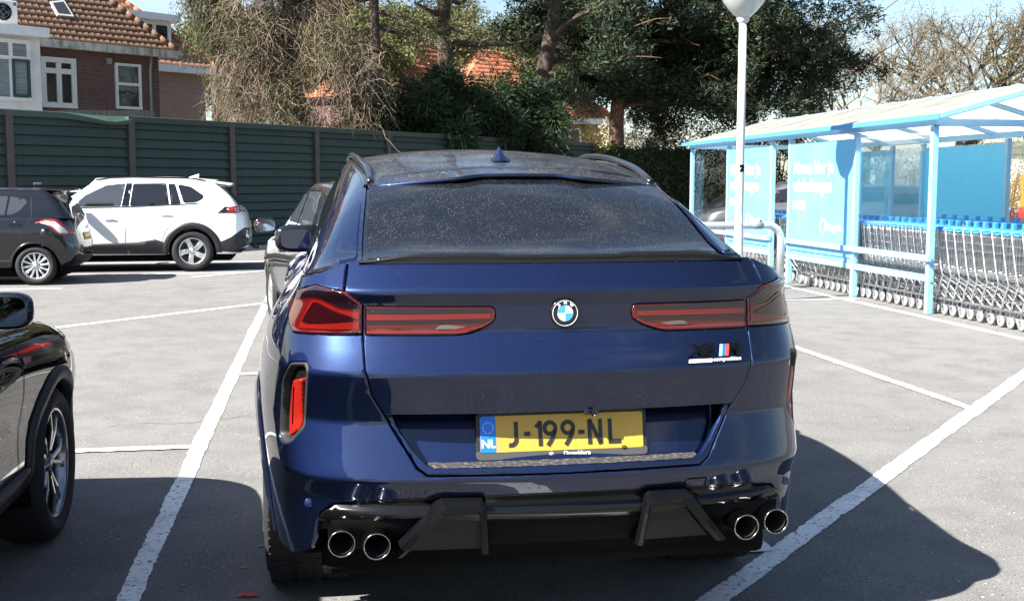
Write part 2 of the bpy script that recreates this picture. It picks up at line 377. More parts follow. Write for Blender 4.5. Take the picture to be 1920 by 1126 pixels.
# ------------------------------------------------------------------ wheels, shared by all cars
rubber = mat('rubber', (.018, .018, .019), .75, spec=.3, bump=(90., .15))
black_gloss = mat('black_gloss', (.006, .006, .007), .12, spec=.5, coat=.6)
black_plastic = mat('black_plastic', (.016, .016, .017), .55, bump=(300., .1))
deep_black = mat('cavity_black', (.004, .004, .004), .9, spec=.1)
chrome = mat('chrome', (.75, .75, .76), .12, 1.0)
def make_wheel(parent, loc, r, wd, rim_r, side, spokes, rim_mat, dark_mat, style='multi', caliper=None, blocks=True):
    """wheel standing with its axle along x; side = +1 when the outer face looks to +x"""
    wh = link('wheel', None, None, parent, loc); M = Matrix.Rotation(side * math.pi / 2, 3, 'Y')
    t = MB(); h = wd / 2
    t.lathe([(rim_r - .012, h - .03), (rim_r + .004, h - .012), (rim_r + .02, h - .004), ((rim_r + r) / 2, h + .004), (r - .03, h - .006), (r - .012, h - .022), (r - .002, h * .6), (r, 0), (r - .002, -h * .6), (r - .012, -h + .022), (r - .03, -h + .006), ((rim_r + r) / 2, -h), (rim_r, -h + .02)], 56, M)
    if blocks:
        nb = 66
        for kk in range(nb):
            a = 2 * math.pi * kk / nb
            for z0, z1, sh in ((-h * .92, -h * .38, .5), (-h * .3, -.02, 0), (.02, h * .3, .5), (h * .38, h * .92, 0)):
                aa = a + sh * 2 * math.pi / nb; c = Vector((math.cos(aa) * (r - .004), math.sin(aa) * (r - .004), (z0 + z1) / 2)); R3 = Matrix.Rotation(aa, 3, 'Z')
                t.box(M @ c, (.014, 2 * math.pi * r / nb * .8, z1 - z0), M @ R3)
    t.build('tyre', rubber, wh)
    rm = MB(); f = h - .028
    rm.lathe([(rim_r, f), (rim_r + .002, f + .012), (rim_r - .012, f + .014), (rim_r - .02, f + .004), (rim_r - .026, f - .05), (rim_r - .034, -h + .03), (rim_r, -h + .02)], 48, M)
    def spoke(a0, a1, r0, r1, w0, w1, z0, z1, th):
        V = []
        for rr, aa, ww, zz in ((r0, a0, w0, z0), ((r0 + r1) / 2, (a0 + a1) / 2, (w0 + w1) / 2 * .94, (z0 + z1) / 2 + .008), (r1, a1, w1, z1)):
            c = Vector((math.cos(aa) * rr, math.sin(aa) * rr, 0)); tg = Vector((-math.sin(aa), math.cos(aa), 0))
            V += [c - tg * ww / 2 + Vector((0, 0, zz - .006)), c - tg * ww * .3 + Vector((0, 0, zz)), c + tg * ww * .3 + Vector((0, 0, zz)), c + tg * ww / 2 + Vector((0, 0, zz - .006)), c + tg * ww / 2 + Vector((0, 0, zz - th)), c - tg * ww / 2 + Vector((0, 0, zz - th))]
        Fc = [(i * 6 + k, i * 6 + (k + 1) % 6, i * 6 + 6 + (k + 1) % 6, i * 6 + 6 + k) for i in range(2) for k in range(6)]
        rm.add([M @ v for v in V], Fc)
    for kk in range(spokes):
        a = 2 * math.pi * (kk + .25) / spokes; A = 2 * math.pi / spokes
        if style == 'multi': spoke(a, a, .04, rim_r - .015, .030, .034, f - .02, f - .002, .05)
        elif style == 'five': spoke(a, a + A * .12, .04, rim_r - .015, .075, .10, f - .02, f - .004, .05)
        elif style == 'double':
            spoke(a - A * .10, a - A * .22, .05, rim_r - .012, .022, .03, f - .012, f - .002, .045); spoke(a + A * .10, a + A * .22, .05, rim_r - .012, .022, .03, f - .012, f - .002, .045)
    rm.lathe([(.0, f - .006), (.026, f - .006), (.03, f - .012), (.062, f - .016), (.075, f - .03), (.075, f - .09)], 20, M)
    rim = rm.build('rim', rim_mat, wh)
    nu = MB()
    for kk in range(5):
        a = 2 * math.pi * kk / 5; nu.lathe([(.009, f - .03), (.009, f - .008), (.0, f - .007)], 8, M, M @ Vector((math.cos(a) * .05, math.sin(a) * .05, 0)))
    nu.build('wheel_nut', dark_mat, rim, kind='stuff')
    br = MB(); br.lathe([(.0, f - .10), (rim_r * .72, f - .10), (rim_r * .72, f - .12), (.0, f - .12)], 32, M); br.lathe([(0, -h + .05), (rim_r - .03, -h + .05)], 32, M)
    br.build('brake_disc', mat('brake_steel', (.10, .10, .10), .4, .8), wh)
    if caliper:
        c = MB(); c.box(M @ Vector((rim_r * .0, rim_r * .62, f - .10)), (.20, .09, .07) if False else (.07, .20, .09), Matrix.Rotation(0, 3, 'X')); c.build('brake_caliper', caliper, wh)
    return wh

# ------------------------------------------------------------------ the blue SUV coupe in front
YAW = rad(9.6)
cf = Vector((-math.sin(YAW), math.cos(YAW), 0))
X6 = thing('suv_coupe', 'dusty dark blue SUV coupe with yellow plate, seen from behind, in the foreground', 'car', Vector((.160, 3.50, 0)) - cf * .07, YAW)
PB, PDUST = (.0016, .0046, .021), (.12, .115, .105)
def car_paint(name, c_wide, c_tight, dust):
    """dark base under a clear coat, with a wide metallic-flake lobe and a tighter one; dust dots lie on top"""
    m = mat(name, (.0004, .0006, .0012), .55, spec=0, coat=1.0, coatr=.012, speck=dust); t = m.node_tree; n = t.nodes; l = t.links.new; b = n['Principled BSDF']; b.inputs['Coat IOR'].default_value = 1.56
    tc = n.new('ShaderNodeTexCoord'); nz = n.new('ShaderNodeTexNoise'); nz.inputs['Scale'].default_value = 700; l(tc.outputs['Object'], nz.inputs['Vector'])
    mx = n.new('ShaderNodeMixRGB'); l(nz.outputs['Fac'], mx.inputs[0]); mx.inputs[1].default_value = (*[v * .55 for v in c_wide], 1); mx.inputs[2].default_value = (*[v * 1.45 for v in c_wide], 1)
    g1 = n.new('ShaderNodeBsdfGlossy'); g1.distribution = 'BECKMANN'; g1.inputs['Roughness'].default_value = .70; l(mx.outputs[0], g1.inputs['Color'])
    g2 = n.new('ShaderNodeBsdfGlossy'); g2.inputs['Roughness'].default_value = .32; g2.inputs['Color'].default_value = (*c_tight, 1)
    a1 = n.new('ShaderNodeAddShader'); a2 = n.new('ShaderNodeAddShader'); l(g1.outputs[0], a1.inputs[0]); l(g2.outputs[0], a1.inputs[1]); l(a1.outputs[0], a2.inputs[0]); l(b.outputs[0], a2.inputs[1]); l(a2.outputs[0], n['Material Output'].inputs[0])
    return m
FW, FT = (.0027, .0058, .0255), (.0050, .0095, .0230)
paint = car_paint('blue_paint', FW, FT, [(170., PDUST, .13, .2), (90., PDUST, .06, .1)])
paint_low = car_paint('blue_paint_dusty', FW, FT, [(120., PDUST, .20, .5), (260., PDUST, .28, .5)])
paint_roof = mat('blue_paint_dirty_roof', (.006, .010, .034), rough=.42, metal=.6, coat=.5, coatr=.08, noise=[(6., (.030, .028, .026), .42, .70), (130., (.085, .075, .058), .49, .60, (1, .5, 1))],
                 speck=[(165., (.20, .185, .15), .36, .8, (1, .5, 1)), (95., (.25, .235, .195), .22, .45, (1, .5, 1))])
glass_dusty = mat('dusty_privacy_glass', (.004, .005, .007), .045, spec=.5, coat=.0,
                  noise=[(2.4, (.0075, .0075, .0078), .50, .72, (1, .6, 1)), (60., (.006, .006, .0065), .50, .70)], speck=[(150., (.17, .16, .145), .19, .62, (1, .62, .62)), (260., (.10, .095, .088), .28, .65), (80., (.22, .21, .195), .08, .3)])
glass_dark = mat('dark_car_glass', (.008, .009, .011), .03, spec=.6)
red_lens = mat('smoked_red_lens', (.055, .003, .003), .10, spec=.5, coat=1.0, coatr=.01, speck=[(130., (.2, .15, .14), .10, .18)])
red_guide = mat('red_light_guide', (.115, .005, .003), .16, spec=.5, coat=1.0, coatr=.01)
red_dark = mat('dark_red_chamber', (.012, .001, .002), .10, spec=.5, coat=1.0, coatr=.01)
red_smoke = mat('smoked_lens_top', (.007, .0025, .005), .08, spec=.5, coat=1.0, coatr=.01, speck=[(130., (.2, .18, .17), .12, .22)])
clear_lens = mat('clear_lens', (.10, .075, .075), .2, coat=1.0, noise=(140., (.10, .08, .08), .45, .55, (1, .05, .05)))
BP = np.array([(0, 0), (.2, .004), (.4, .018), (.55, .042), (.68, .085), (.78, .150), (.842, .235), (.880, .34), (.908, .46), (.932, .60), (.948, .75), (.962, .95), (.966, 1.15), (.962, 1.4), (.950, 1.7), (.935, 2.1), (.93, 2.6), (.935, 3.1), (.95, 3.6), (.965, 4.0), (.95, 4.3), (.89, 4.62), (.74, 4.83), (.5, 4.92), (0, 4.95)])
QS = np.concatenate([[0], np.cumsum(np.hypot(*np.diff(BP, axis=0).T))]); QE = QS[-1]
bxs, bys = spline(QS, BP[:, 0]), spline(QS, BP[:, 1])
YR = fillet([1.36, 1.32, 1.30, 1.213, 1.175, 1.085, 1.03, .967, .88, .81, .73, .643, .575, .36, .2], [.20, .155, .132, .042, .062, .060, .030, .0, .027, .047, .021, -.010, .028, .06, .08], .011)
AZ = spline([.2, .36, .6, .9, 1.0, 1.1, 1.2, 1.3], [.06, .035, .003, 0, .022, .07, .155, .27])
def S(q, z):
    q = np.asarray(q, float); z = np.asarray(z, float) + 0 * q; a = np.abs(q)
    kk = 1 - sstep(.82, 1.30, a); m = sstep(.48, 1.65, a)
    x = bxs(a) * (1 - AZ(z) * m); y = bys(a) + YR(z) * kk * (1 - sstep(4., 5.2, a))
    return np.stack([np.where(q < 0, -x, x), y, z], -1)
def q_of_y(y): return float(np.interp(y, BP[:, 1], QS))
QR, QF = q_of_y(1.10), q_of_y(4.07)
CREASE = [c_ + d_ for c_ in (1.213, 1.175, 1.085, .967, .81, .643, .575) for d_ in (-.011, -.004, .004, .011)]
HATCH = [(0, .654), (.43, .658), (.462, .679), (.507, .75), (.562, .838), (.599, .90), (.619, .985), (.624, 1.08)]
LIGHT = [(.625, 1.172), (.625, 1.085), (.765, 1.080), (.905, 1.075), (.962, 1.108), (1.03, 1.168), (.96, 1.2), (.805, 1.225), (.692, 1.212), (.672, 1.203)]
def arc(qc, r=.425, zc=.375, zb=.28, n=26):
    t0 = math.asin((zb - zc) / r); return [(qc + r * math.cos(t0 + (math.pi - 2 * t0) * i / n), zc + r * math.sin(t0 + (math.pi - 2 * t0) * i / n)) for i in range(n + 1)]
half = HATCH + [(.765, 1.076), (.912, 1.071), (.970, 1.108), (1.040, 1.170), (.966, 1.205), (.806, 1.230), (.694, 1.2165), (.684, 1.296),
       (.80, 1.262), (1.0, 1.24), (1.5, 1.215), (2.2, 1.21), (3.3, 1.19), (4.0, 1.12), (4.8, 1.02), (5.35, .93), (QE, .88), (QE, .34),
       (5.2, .28), (4.6, .28), *arc(QF), (2.2, .27), *arc(QR, zb=.33), (.95, .350), (.83, .385), (.808, .43), (.795, .485), (.772, .525), (.722, .558), (.595, .577), (.3, .587), (0, .590)]
# top boundary left-to-right, then bottom right-to-left
ib = half.index((QE, .34))
body_poly = [(-u, v) for u, v in half[1:ib]][::-1] + half[:ib] + half[ib:] + [(-u, v) for u, v in half[ib:-1]][::-1]
CAV = round_poly([(.915, .985), (.822, .995), (.812, .975), (.826, .785), (.905, .728), (.965, .712), (1.02, .725), (.985, .915)], .02)
holes = [CAV, mirror_u(CAV)]
body = panel('body', body_poly, S, paint, X6, holes, st=.03, edge=.03, inset=.004, rows=CREASE)
# dark inner shell so that gaps between panels look deep
inner = MB()
for sg in (-1, 1):
    zs = [.34, .45, .55, .65, .75, .85, .95, 1.05, 1.15, 1.19]; 
    for qa, qb in ((0, QR - .50), (QR + .46, QF - .46), (QF + .46, QE)):
        qs = np.linspace(qa, qb, 24); inner.grid([[tuple(p * np.array([sg * .955, 1, 1]) + np.array([0, .15 if abs(p[1]) < .9 else 0, 0])) for p in S(qs * 1.0, np.full(24, z))] for z in zs])
inner.build('inner_shell', deep_black, X6)
under = MB(); under.box((0, 2.5, .34), (1.5, 4.5, .12), bev=.03); under.build('underbody', deep_black, X6)
for sg in (-1, 1):
    for yc in (1.10, 4.07):
        wl = MB(); wl.grid([[(sg * xx, yc + .44 * math.cos(t), .375 + .44 * math.sin(t)) for t in np.linspace(-.35, math.pi + .35, 22)] for xx in (.93, .58)]); wl.build('wheel_liner', deep_black, X6)
# arch lips
for sg in (1, -1):
    for qc, yc in ((QR, 1.10), (QF, 4.07)):
        ring = []
        for t in np.linspace(-.12, math.pi + .12, 40):
            row = []
            for rr, of in ((.405, -.012), (.407, .012), (.418, .018), (.440, .010), (.456, .002)):
                p = S(np.array([qc + rr * math.cos(t)]), np.array([.375 + rr * math.sin(t)]))[0]; row.append((sg * (p[0] + of), p[1], p[2]))
            ring.append(row)
        MB().grid(ring).build('arch_lip', mat('arch_lip_dark', (.008, .012, .03), .22, .3, coat=.8), X6)
# tailgate
hatch_r = [(0, 1.302), (.672, 1.300), (.684, 1.216), (.664, 1.197), (.6195, 1.170), (.6195, 1.08), (.6145, .985), (.594, .90), (.557, .84), (.502, .752), (.458, .683), (.428, .663), (0, .659)]
hatch = [(-u, v) for u, v in hatch_r[1:-1]][::-1] + hatch_r
RH = [(-.542, .8395), (.542, .8395), (.476, .738), (.436, .695), (.408, .682), (-.408, .682), (-.436, .695), (-.476, .738)]
HL = round_poly([(.612, 1.1685), (.222, 1.1655), (.212, 1.150), (.216, 1.122), (.250, 1.101), (.305, 1.083), (.345, 1.0795), (.612, 1.0795)], .008)
tailgate = panel('tailgate', hatch, S, paint, X6, [RH, HL, mirror_u(HL)], st=.028, edge=.03, rows=CREASE)
tailgate['label'] = 'dark blue tailgate with stepped creases'
def SR(x, z): 
    x = np.asarray(x, float); z = np.asarray(z, float) + 0 * x
    return np.stack([x, .9 * bys(np.abs(x)) + np.interp(z, [.65, .68, .84, .87], [.048, .060, .142, .15]), z], -1)
rec = panel('plate_recess', [(-.56, .86), (.56, .86), (.485, .73), (.43, .672), (-.43, .672), (-.485, .73)], SR, paint, tailgate, st=.04)
led = MB(); xs = np.linspace(-.43, .43, 60)
led.grid([[(x, float(bys(abs(x))) + .004 + .056 * t, .6815 + .004 * t + .0008 * math.sin(x * 90)) for t in (0, .5, 1)] for x in xs])
led.build('dirty_ledge', mat('ledge_dirt', (.02, .02, .022), .9, noise=(60., (.09, .082, .07), .5, .65), bump=(120., .6)), tailgate)
# crease shadow gap over the recess is the tailgate's own overhang
# lights in the tailgate
for sg in (1, -1):
    fl = (lambda p: p) if sg > 0 else mirror_u
    tl = panel('tailgate_light', fl([(u * .999, v) for u, v in round_poly([(.610, 1.1665), (.224, 1.1635), (.2145, 1.150), (.2185, 1.1235), (.2515, 1.103), (.306, 1.0855), (.345, 1.0815), (.610, 1.0815)], .007)]), S, red_lens, X6, st=.014, off=.003, edge=.03, inset=.003)
    panel('smoked_strip', fl([(.607, 1.1645), (.228, 1.1615), (.226, 1.148), (.607, 1.146)]), S, red_smoke, tl, st=.014, off=.0046)
    panel('light_guide', fl([(.607, 1.143), (.230, 1.1455), (.230, 1.130), (.607, 1.126)]), S, red_guide, tl, st=.014, off=.0052)
    panel('dark_slot', fl([(.607, 1.124), (.232, 1.128), (.250, 1.119), (.607, 1.114)]), S, red_dark, tl, st=.014, off=.0052)
    panel('light_guide', fl([(.607, 1.096), (.370, 1.095), (.30, 1.103), (.262, 1.108), (.235, 1.121), (.228, 1.119), (.255, 1.105), (.306, 1.088), (.345, 1.085), (.607, 1.085)]), S, red_guide, tl, st=.014, off=.0058)
    panel('reversing_lamp', fl([(.40, 1.099), (.335, 1.099), (.305, 1.106), (.36, 1.112), (.385, 1.111)]), S, clear_lens, tl, st=.014, off=.0064)
    fl2 = panel('tail_light', fl(LIGHT), S, red_lens, X6, st=.011, off=.004, edge=.03, inset=.004)
    panel('smoked_top', fl([(.676, 1.200), (.69, 1.2085), (.805, 1.2205), (.95, 1.197), (1.0, 1.176), (.93, 1.172), (.82, 1.192), (.77, 1.190), (.70, 1.162), (.630, 1.158), (.630, 1.172)]), S, red_smoke, fl2, st=.011, off=.0056)
    panel('dark_chamber', fl([(.80, 1.172), (.775, 1.170), (.71, 1.146), (.645, 1.130), (.66, 1.122), (.765, 1.112), (.82, 1.108), (.85, 1.112)]), S, red_dark, fl2, st=.011, off=.0062)
    panel('light_guide', fl([(.862, 1.1), (.812, 1.184), (.772, 1.184), (.705, 1.156), (.630, 1.148), (.630, 1.128), (.641, 1.130), (.708, 1.1495), (.776, 1.1745), (.803, 1.1755), (.855, 1.11), (.83, 1.1035), (.765, 1.107), (.66, 1.118), (.630, 1.122), (.630, 1.098), (.765, 1.093), (.86, 1.09)]), S, red_guide, fl2, st=.011, off=.0068)
    # air outlet and reflector in the bumper corner
    cv = panel('air_outlet', fl(CAV), S, black_gloss, X6, st=.03, off=-.028)
    panel('rim_of_outlet', fl(CAV), S, black_plastic, cv, [fl([(.857 + (u - .857) * .88 + .008, .86 + (v - .86) * .93) for u, v in CAV])], st=.02, off=-.003, edge=.03)
    rf = panel('reflector', fl(round_poly([(.905, .925), (.855, .935), (.848, .80), (.862, .775), (.935, .742), (.93, .80)], .012)), S, mat('red_reflector', (.20, .009, .005), .4, spec=.15, coat=.0, noise=(220., (.15, .006, .003), .45, .55)), X6, st=.02, off=-.008, edge=.02)
    panel('slot', fl([(.9, .905), (.893, .905), (.903, .785), (.91, .78)]), S, red_dark, rf, st=.02, off=-.007)
    se = MB(); c = S(np.array([sg * .815]), np.array([.548]))[0]; se.lathe([(.0, .003), (.009, .003), (.011, .001), (.0125, .002), (.014, .0)], 16, Matrix.Rotation(math.pi / 2, 3, 'X') if True else None, Vector(c) + Vector((sg * .003, -.003, 0))); se.build('parking_sensor', mat('sensor_blue', (.014, .028, .10), .3, .5, coat=.8), X6)
# --- greenhouse
E2y = [.14, .35, .65, .95, 1.3, 1.9, 2.5, 2.9, 3.3, 3.78]
E2x = spline(E2y, [.612, .606, .588, .566, .572, .595, .60, .595, .625, .69]); E2z = spline(E2y, [1.296, 1.306, 1.418, 1.525, 1.583, 1.635, 1.640, 1.590, 1.42, 1.135])
ROOFZ = spline([.78, .95, 1.3, 1.6, 2.2, 2.6, 3.0], [1.566, 1.587, 1.629, 1.660, 1.700, 1.697, 1.64])
GLASSZ = spline([.14, .28, .6, .95, 1.2], [1.300, 1.330, 1.458, 1.578, 1.63])
def top_surf(zc):
    def f(x, y):
        x = np.asarray(x, float); y = np.asarray(y, float) + 0 * x; xe = E2x(y); t = np.clip(np.abs(x) / xe, 0, 1.2)
        return np.stack([x, y, zc(y) - (zc(y) - E2z(y)) * t ** 2.3], -1)
    return f
RS, GS = top_surf(ROOFZ), top_surf(GLASSZ)
def edge_poly(y0, y1, inset=.0, n=24):
    ys = np.linspace(y0, y1, n); r = [(float(E2x(y)) - inset, float(y)) for y in ys]; return r + [(-a, b) for a, b in r][::-1]
def tr(x): return .855 - .050 * float(sstep(.13, .25, abs(x))) + .155 * (abs(x) / .56) ** 2.2
ys = np.linspace(tr(.556) + .01, 2.78, 26); rr = [(float(E2x(y)) - .004, float(y)) for y in ys]
roof_poly = [(x, tr(x)) for x in np.linspace(-.556, .556, 41)] + rr + [(-a, b) for a, b in rr][::-1]
roof = panel('roof', roof_poly, RS, paint_roof, X6, st=.035, edge=.0)
MB().grid([[tuple(RS(np.array([x]), np.array([tr(x)]))[0] + np.array([0, dy, dz])) for dy, dz in ((.003, .0005), (-.003, -.004), (.0, -.014), (.02, -.018))] for x in np.linspace(-.556, .556, 61)]).build('spoiler_edge', paint, roof)
seam_y = lambda x: 1.02 + .10 * (abs(x) / .5) ** 2 - .035 * float(sstep(.18, .28, abs(x)))
xs = np.linspace(-.5, .5, 61)
MB().grid([[tuple(RS(np.array([x]), np.array([seam_y(x) + d]))[0] + np.array([0, 0, .0012])) for d in (0, .007)] for x in xs]).build('spoiler_seam', mat('seam_dark', (.006, .007, .012), .5), roof)
ug = MB(); ug.grid([[tuple(RS(np.array([x]), np.array([tr(x) + d]))[0] + np.array([0, 0, -.024])) for d in np.linspace(.004, .26, 6)] for x in np.linspace(-.55, .55, 40)]); ug.build('spoiler_underside', deep_black, roof)
rw_poly = [(x, .165 + .13 * (abs(x) / .6) ** 2) for x in np.linspace(-.592, .592, 31)] + [(float(E2x(y)) - .012, float(y)) for y in np.linspace(.34, .98, 14)] + [(.5, 1.08), (-.5, 1.08)] + [(-float(E2x(y)) + .012, float(y)) for y in np.linspace(.98, .34, 14)]
panel('rear_window', rw_poly, GS, glass_dusty, X6, st=.04, off=.0, edge=.012)
MB().grid([[tuple(GS(np.array([x * float(E2x(y))]), np.array([y]))[0] - np.array([0, 0, .008])) for x in np.linspace(-1, 1, 25)] for y in np.linspace(.20, 1.1, 16)]).build('window_surround', black_gloss, X6)
# lip spoiler of woven black carbon
lip = MB(); rows = []
for x in np.linspace(-.625, .625, 91):
    a = abs(x); h = (.020 + .006 * float(sstep(.17, .22, a))) * float(1 - sstep(.42, .62, a)) + .0015; y0 = float(bys(a)) + .130; zb = 1.296
    rows.append([(x, y0 - .006, zb - .002), (x, y0 - .004, zb + h * .55), (x, y0 - .010, zb + h), (x, y0 - .004, zb + h + .003), (x, y0 + .03, zb + h * .8), (x, y0 + .06, zb + .004)])
lip.grid(rows); lip.build('lip_spoiler', mat('carbon_black', (.004, .004, .005), .4, spec=.3, coat=.2, noise=(700., (.012, .012, .013), .45, .55)), X6)
# sides above the belt
EY = np.linspace(.145, 3.76, 60)
qtop = np.array([p for p in half[half.index((.684, 1.296)):half.index((5.35, .93)) + 1]])
def belt(y):
    q = np.interp(y, [float(S(np.array([a]), np.array([b]))[0][1]) for a, b in qtop], qtop[:, 0]); return S(q, np.interp(q, qtop[:, 0], qtop[:, 1]))
def SIDE(y, s):
    y = np.asarray(y, float); s = np.asarray(s, float) + 0 * y; b = belt(y); t = np.stack([E2x(y), y, E2z(y)], -1)
    bul = .030 * np.sin(np.pi * np.clip(s, 0, 1)) * sstep(.1, .9, y)
    p = b * (1 - s[:, None]) + t * s[:, None]; p[:, 0] += bul; p[:, 1] = y; p[:, 2] += bul * .3; return p
def SIDEL(y, s): return SIDE(y, s) * np.array([-1, 1, 1])
for sg in (1, -1):
    sf = SIDE if sg > 0 else SIDEL
    win = round_poly([(.98, .30), (1.25, .60), (1.7, .84), (2.3, .88), (2.75, .86), (3.3, .50), (3.55, .12), (2.6, .07), (1.5, .09), (1.05, .14)], .06, 5)
    panel('pillar', [(.229, .0), (.5, 0), (1.2, 0), (2.2, 0), (3.2, 0), (3.75, 0), (3.75, 1), (3.2, 1), (2.2, 1), (1.2, 1), (.6, 1), (.205, 1)], sf, paint_low, X6, [win], st=.05, flip=sg < 0)
    panel('side_window', win, sf, glass_dark, X6, st=.05, off=-.006, flip=sg < 0)
    panel('pillar_trim', round_poly([(.33, .93), (.80, .955), (.86, .92), (.80, .74), (.5, .62), (.36, .64)], .05, 4), sf, paint, X6, st=.03, off=.006, edge=.008, flip=sg < 0)
    # roof rails
    pts = []
    for t in np.linspace(0, 1, 30):
        y = .99 + 1.55 * t; hh = .022 * math.sin(math.pi * min(1, t / .22) / 2) * (1 if t < .8 else math.cos((t - .8) / .2 * math.pi / 2) + .001); pts.append((sg * (float(E2x(y)) - .018), y, float(E2z(y)) + .004 + hh))
    rl = MB(); rl.tube(pts, [.014] * 30, 8); rl.build('roof_rail', mat('rail_black', (.012, .012, .014), .25, coat=.6), X6)
    ch = MB(); ch.grid([[(sg * (float(E2x(y)) + dx), y, float(E2z(y)) + dz) for dx, dz in ((-.012, .006), (.006, .004), (.012, -.006))] for y in np.linspace(.97, 2.75, 40)]); ch.build('rail_strip', black_gloss, X6)
# windscreen, bonnet, front grille
MB().grid([[(x * float(E2x(y)), y, float(np.interp(y, [2.75, 3.0, 3.4, 3.8], [1.675, 1.60, 1.38, 1.15])) - .02 * x * x) for x in np.linspace(-1, 1, 13)] for y in np.linspace(2.75, 3.8, 12)]).build('windscreen', glass_dark, X6)
MB().grid([[(x * float(belt(np.array([min(y, 4.6)]))[0][0]) * (1 if y < 4.6 else .97), y, float(belt(np.array([min(y, 4.75)]))[0][2]) + .05 * (1 - x * x) - .0) for x in np.linspace(-1, 1, 15)] for y in np.linspace(3.7, 4.9, 14)]).build('bonnet', paint, X6)
gr = MB(); 
for sg in (-1, 1): gr.box((sg * .19, 4.935, .66), (.30, .05, .26), bev=.04)
gr.build('grille', black_gloss, X6)
# antenna fin
fin = MB(); rows = []
for t in np.linspace(0, 1, 10):
    wv = .030 * (1 - t) ** 2.6 + .012 * (1 - t ** 3) + .002; rows.append([(wv * math.cos(a), 1.33 + .03 * t + (.06 * (1 - t) + .02 * (1 - t ** 6) + .002) * math.sin(a), float(ROOFZ(1.33)) - .004 + .062 * t) for a in np.linspace(0, 2 * math.pi, 17)])
fin.grid(rows); fin.add(rows[-1][:-1], [tuple(range(16))]); fin.build('antenna_fin', paint, X6)
# mirrors
for sg in (-1, 1):
    cx0, cy0, cz0 = sg * .855, 2.75, 1.25
    h = MB(); rows = []
    for t, sx, sz, dy in ((0, .72, .70, -.055), (.15, .96, .95, -.05), (.4, 1, 1, 0), (.75, .8, .85, .06), (1, .25, .3, .10)):
        rows.append([(cx0 + sg * .115 * sx * math.copysign(abs(math.cos(a)) ** .62, math.cos(a)), cy0 + dy, cz0 + .072 * sz * math.copysign(abs(math.sin(a)) ** .62, math.sin(a))) for a in np.linspace(0, 2 * math.pi, 29)])
    h.grid(rows); h.add(rows[-1][:-1], [tuple(range(28))]); mo = h.build('mirror', black_gloss, X6)
    gl = MB(); gl.add([(cx0 + sg * .105 * .93 * math.copysign(abs(math.cos(a)) ** .62, math.cos(a)), cy0 - .046, cz0 + .064 * .95 * math.copysign(abs(math.sin(a)) ** .62, math.sin(a))) for a in np.linspace(0, 2 * math.pi, 28, endpoint=False)], [tuple(range(28))])
    gl.build('mirror_glass', mat('mirror_dark', (.10, .12, .16), .02, 1.0), mo)
    wg = MB(); wg.prism([(-.10, .055), (.05, .070), (.17, .074), (.17, .060), (.09, .052), (.06, .03), (.055, -.04), (-.09, -.05)], -.02, .03, lambda u, v, d: (cx0 - sg * u, cy0 + d, cz0 + v)); wg.build('mirror_wing', black_gloss, mo)
    st = MB(); st.beam((sg * .80, cy0 + .03, cz0 - .045), (sg * .95, cy0 + .01, cz0 - .055), .08, .03); st.build('mirror_arm', black_gloss, mo)
# rear apron, diffuser, exhaust
apron_r = [(0, .5865), (.3, .5835), (.595, .5735), (.720, .555), (.769, .523), (.791, .485), (.79, .475), (.70, .50), (.55, .515), (.40, .520), (.25, .50), (0, .50)]
def SA(q, z):
    p = S(q, z); p[..., 1] += .006 + np.interp(z, [.48, .505, .535, .562, .592], [.03, -.012, -.018, .012, .004]); return p
panel('rear_apron', [(-u, v) for u, v in apron_r[1:-1]][::-1] + apron_r, SA, mat('apron_black', (.004, .004, .005), .2, spec=.25, coat=.3, coatr=.03), X6, st=.02, edge=.04)
dfm = mat('diffuser_black', (.003, .003, .004), .25, spec=.12, coat=.15, coatr=.04, speck=[(150., (.1, .1, .1), .1, .15)])
df = MB(); df.grid([[(x, .02 + .06 * (abs(x) / .8) ** 2 + dy, z) for dy, z in ((.03, .515), (.035, .48), (.09, .43), (.12, .395), (.35, .36))] for x in np.linspace(-.72, .72, 40)]); df.build('diffuser', deep_black, X6)
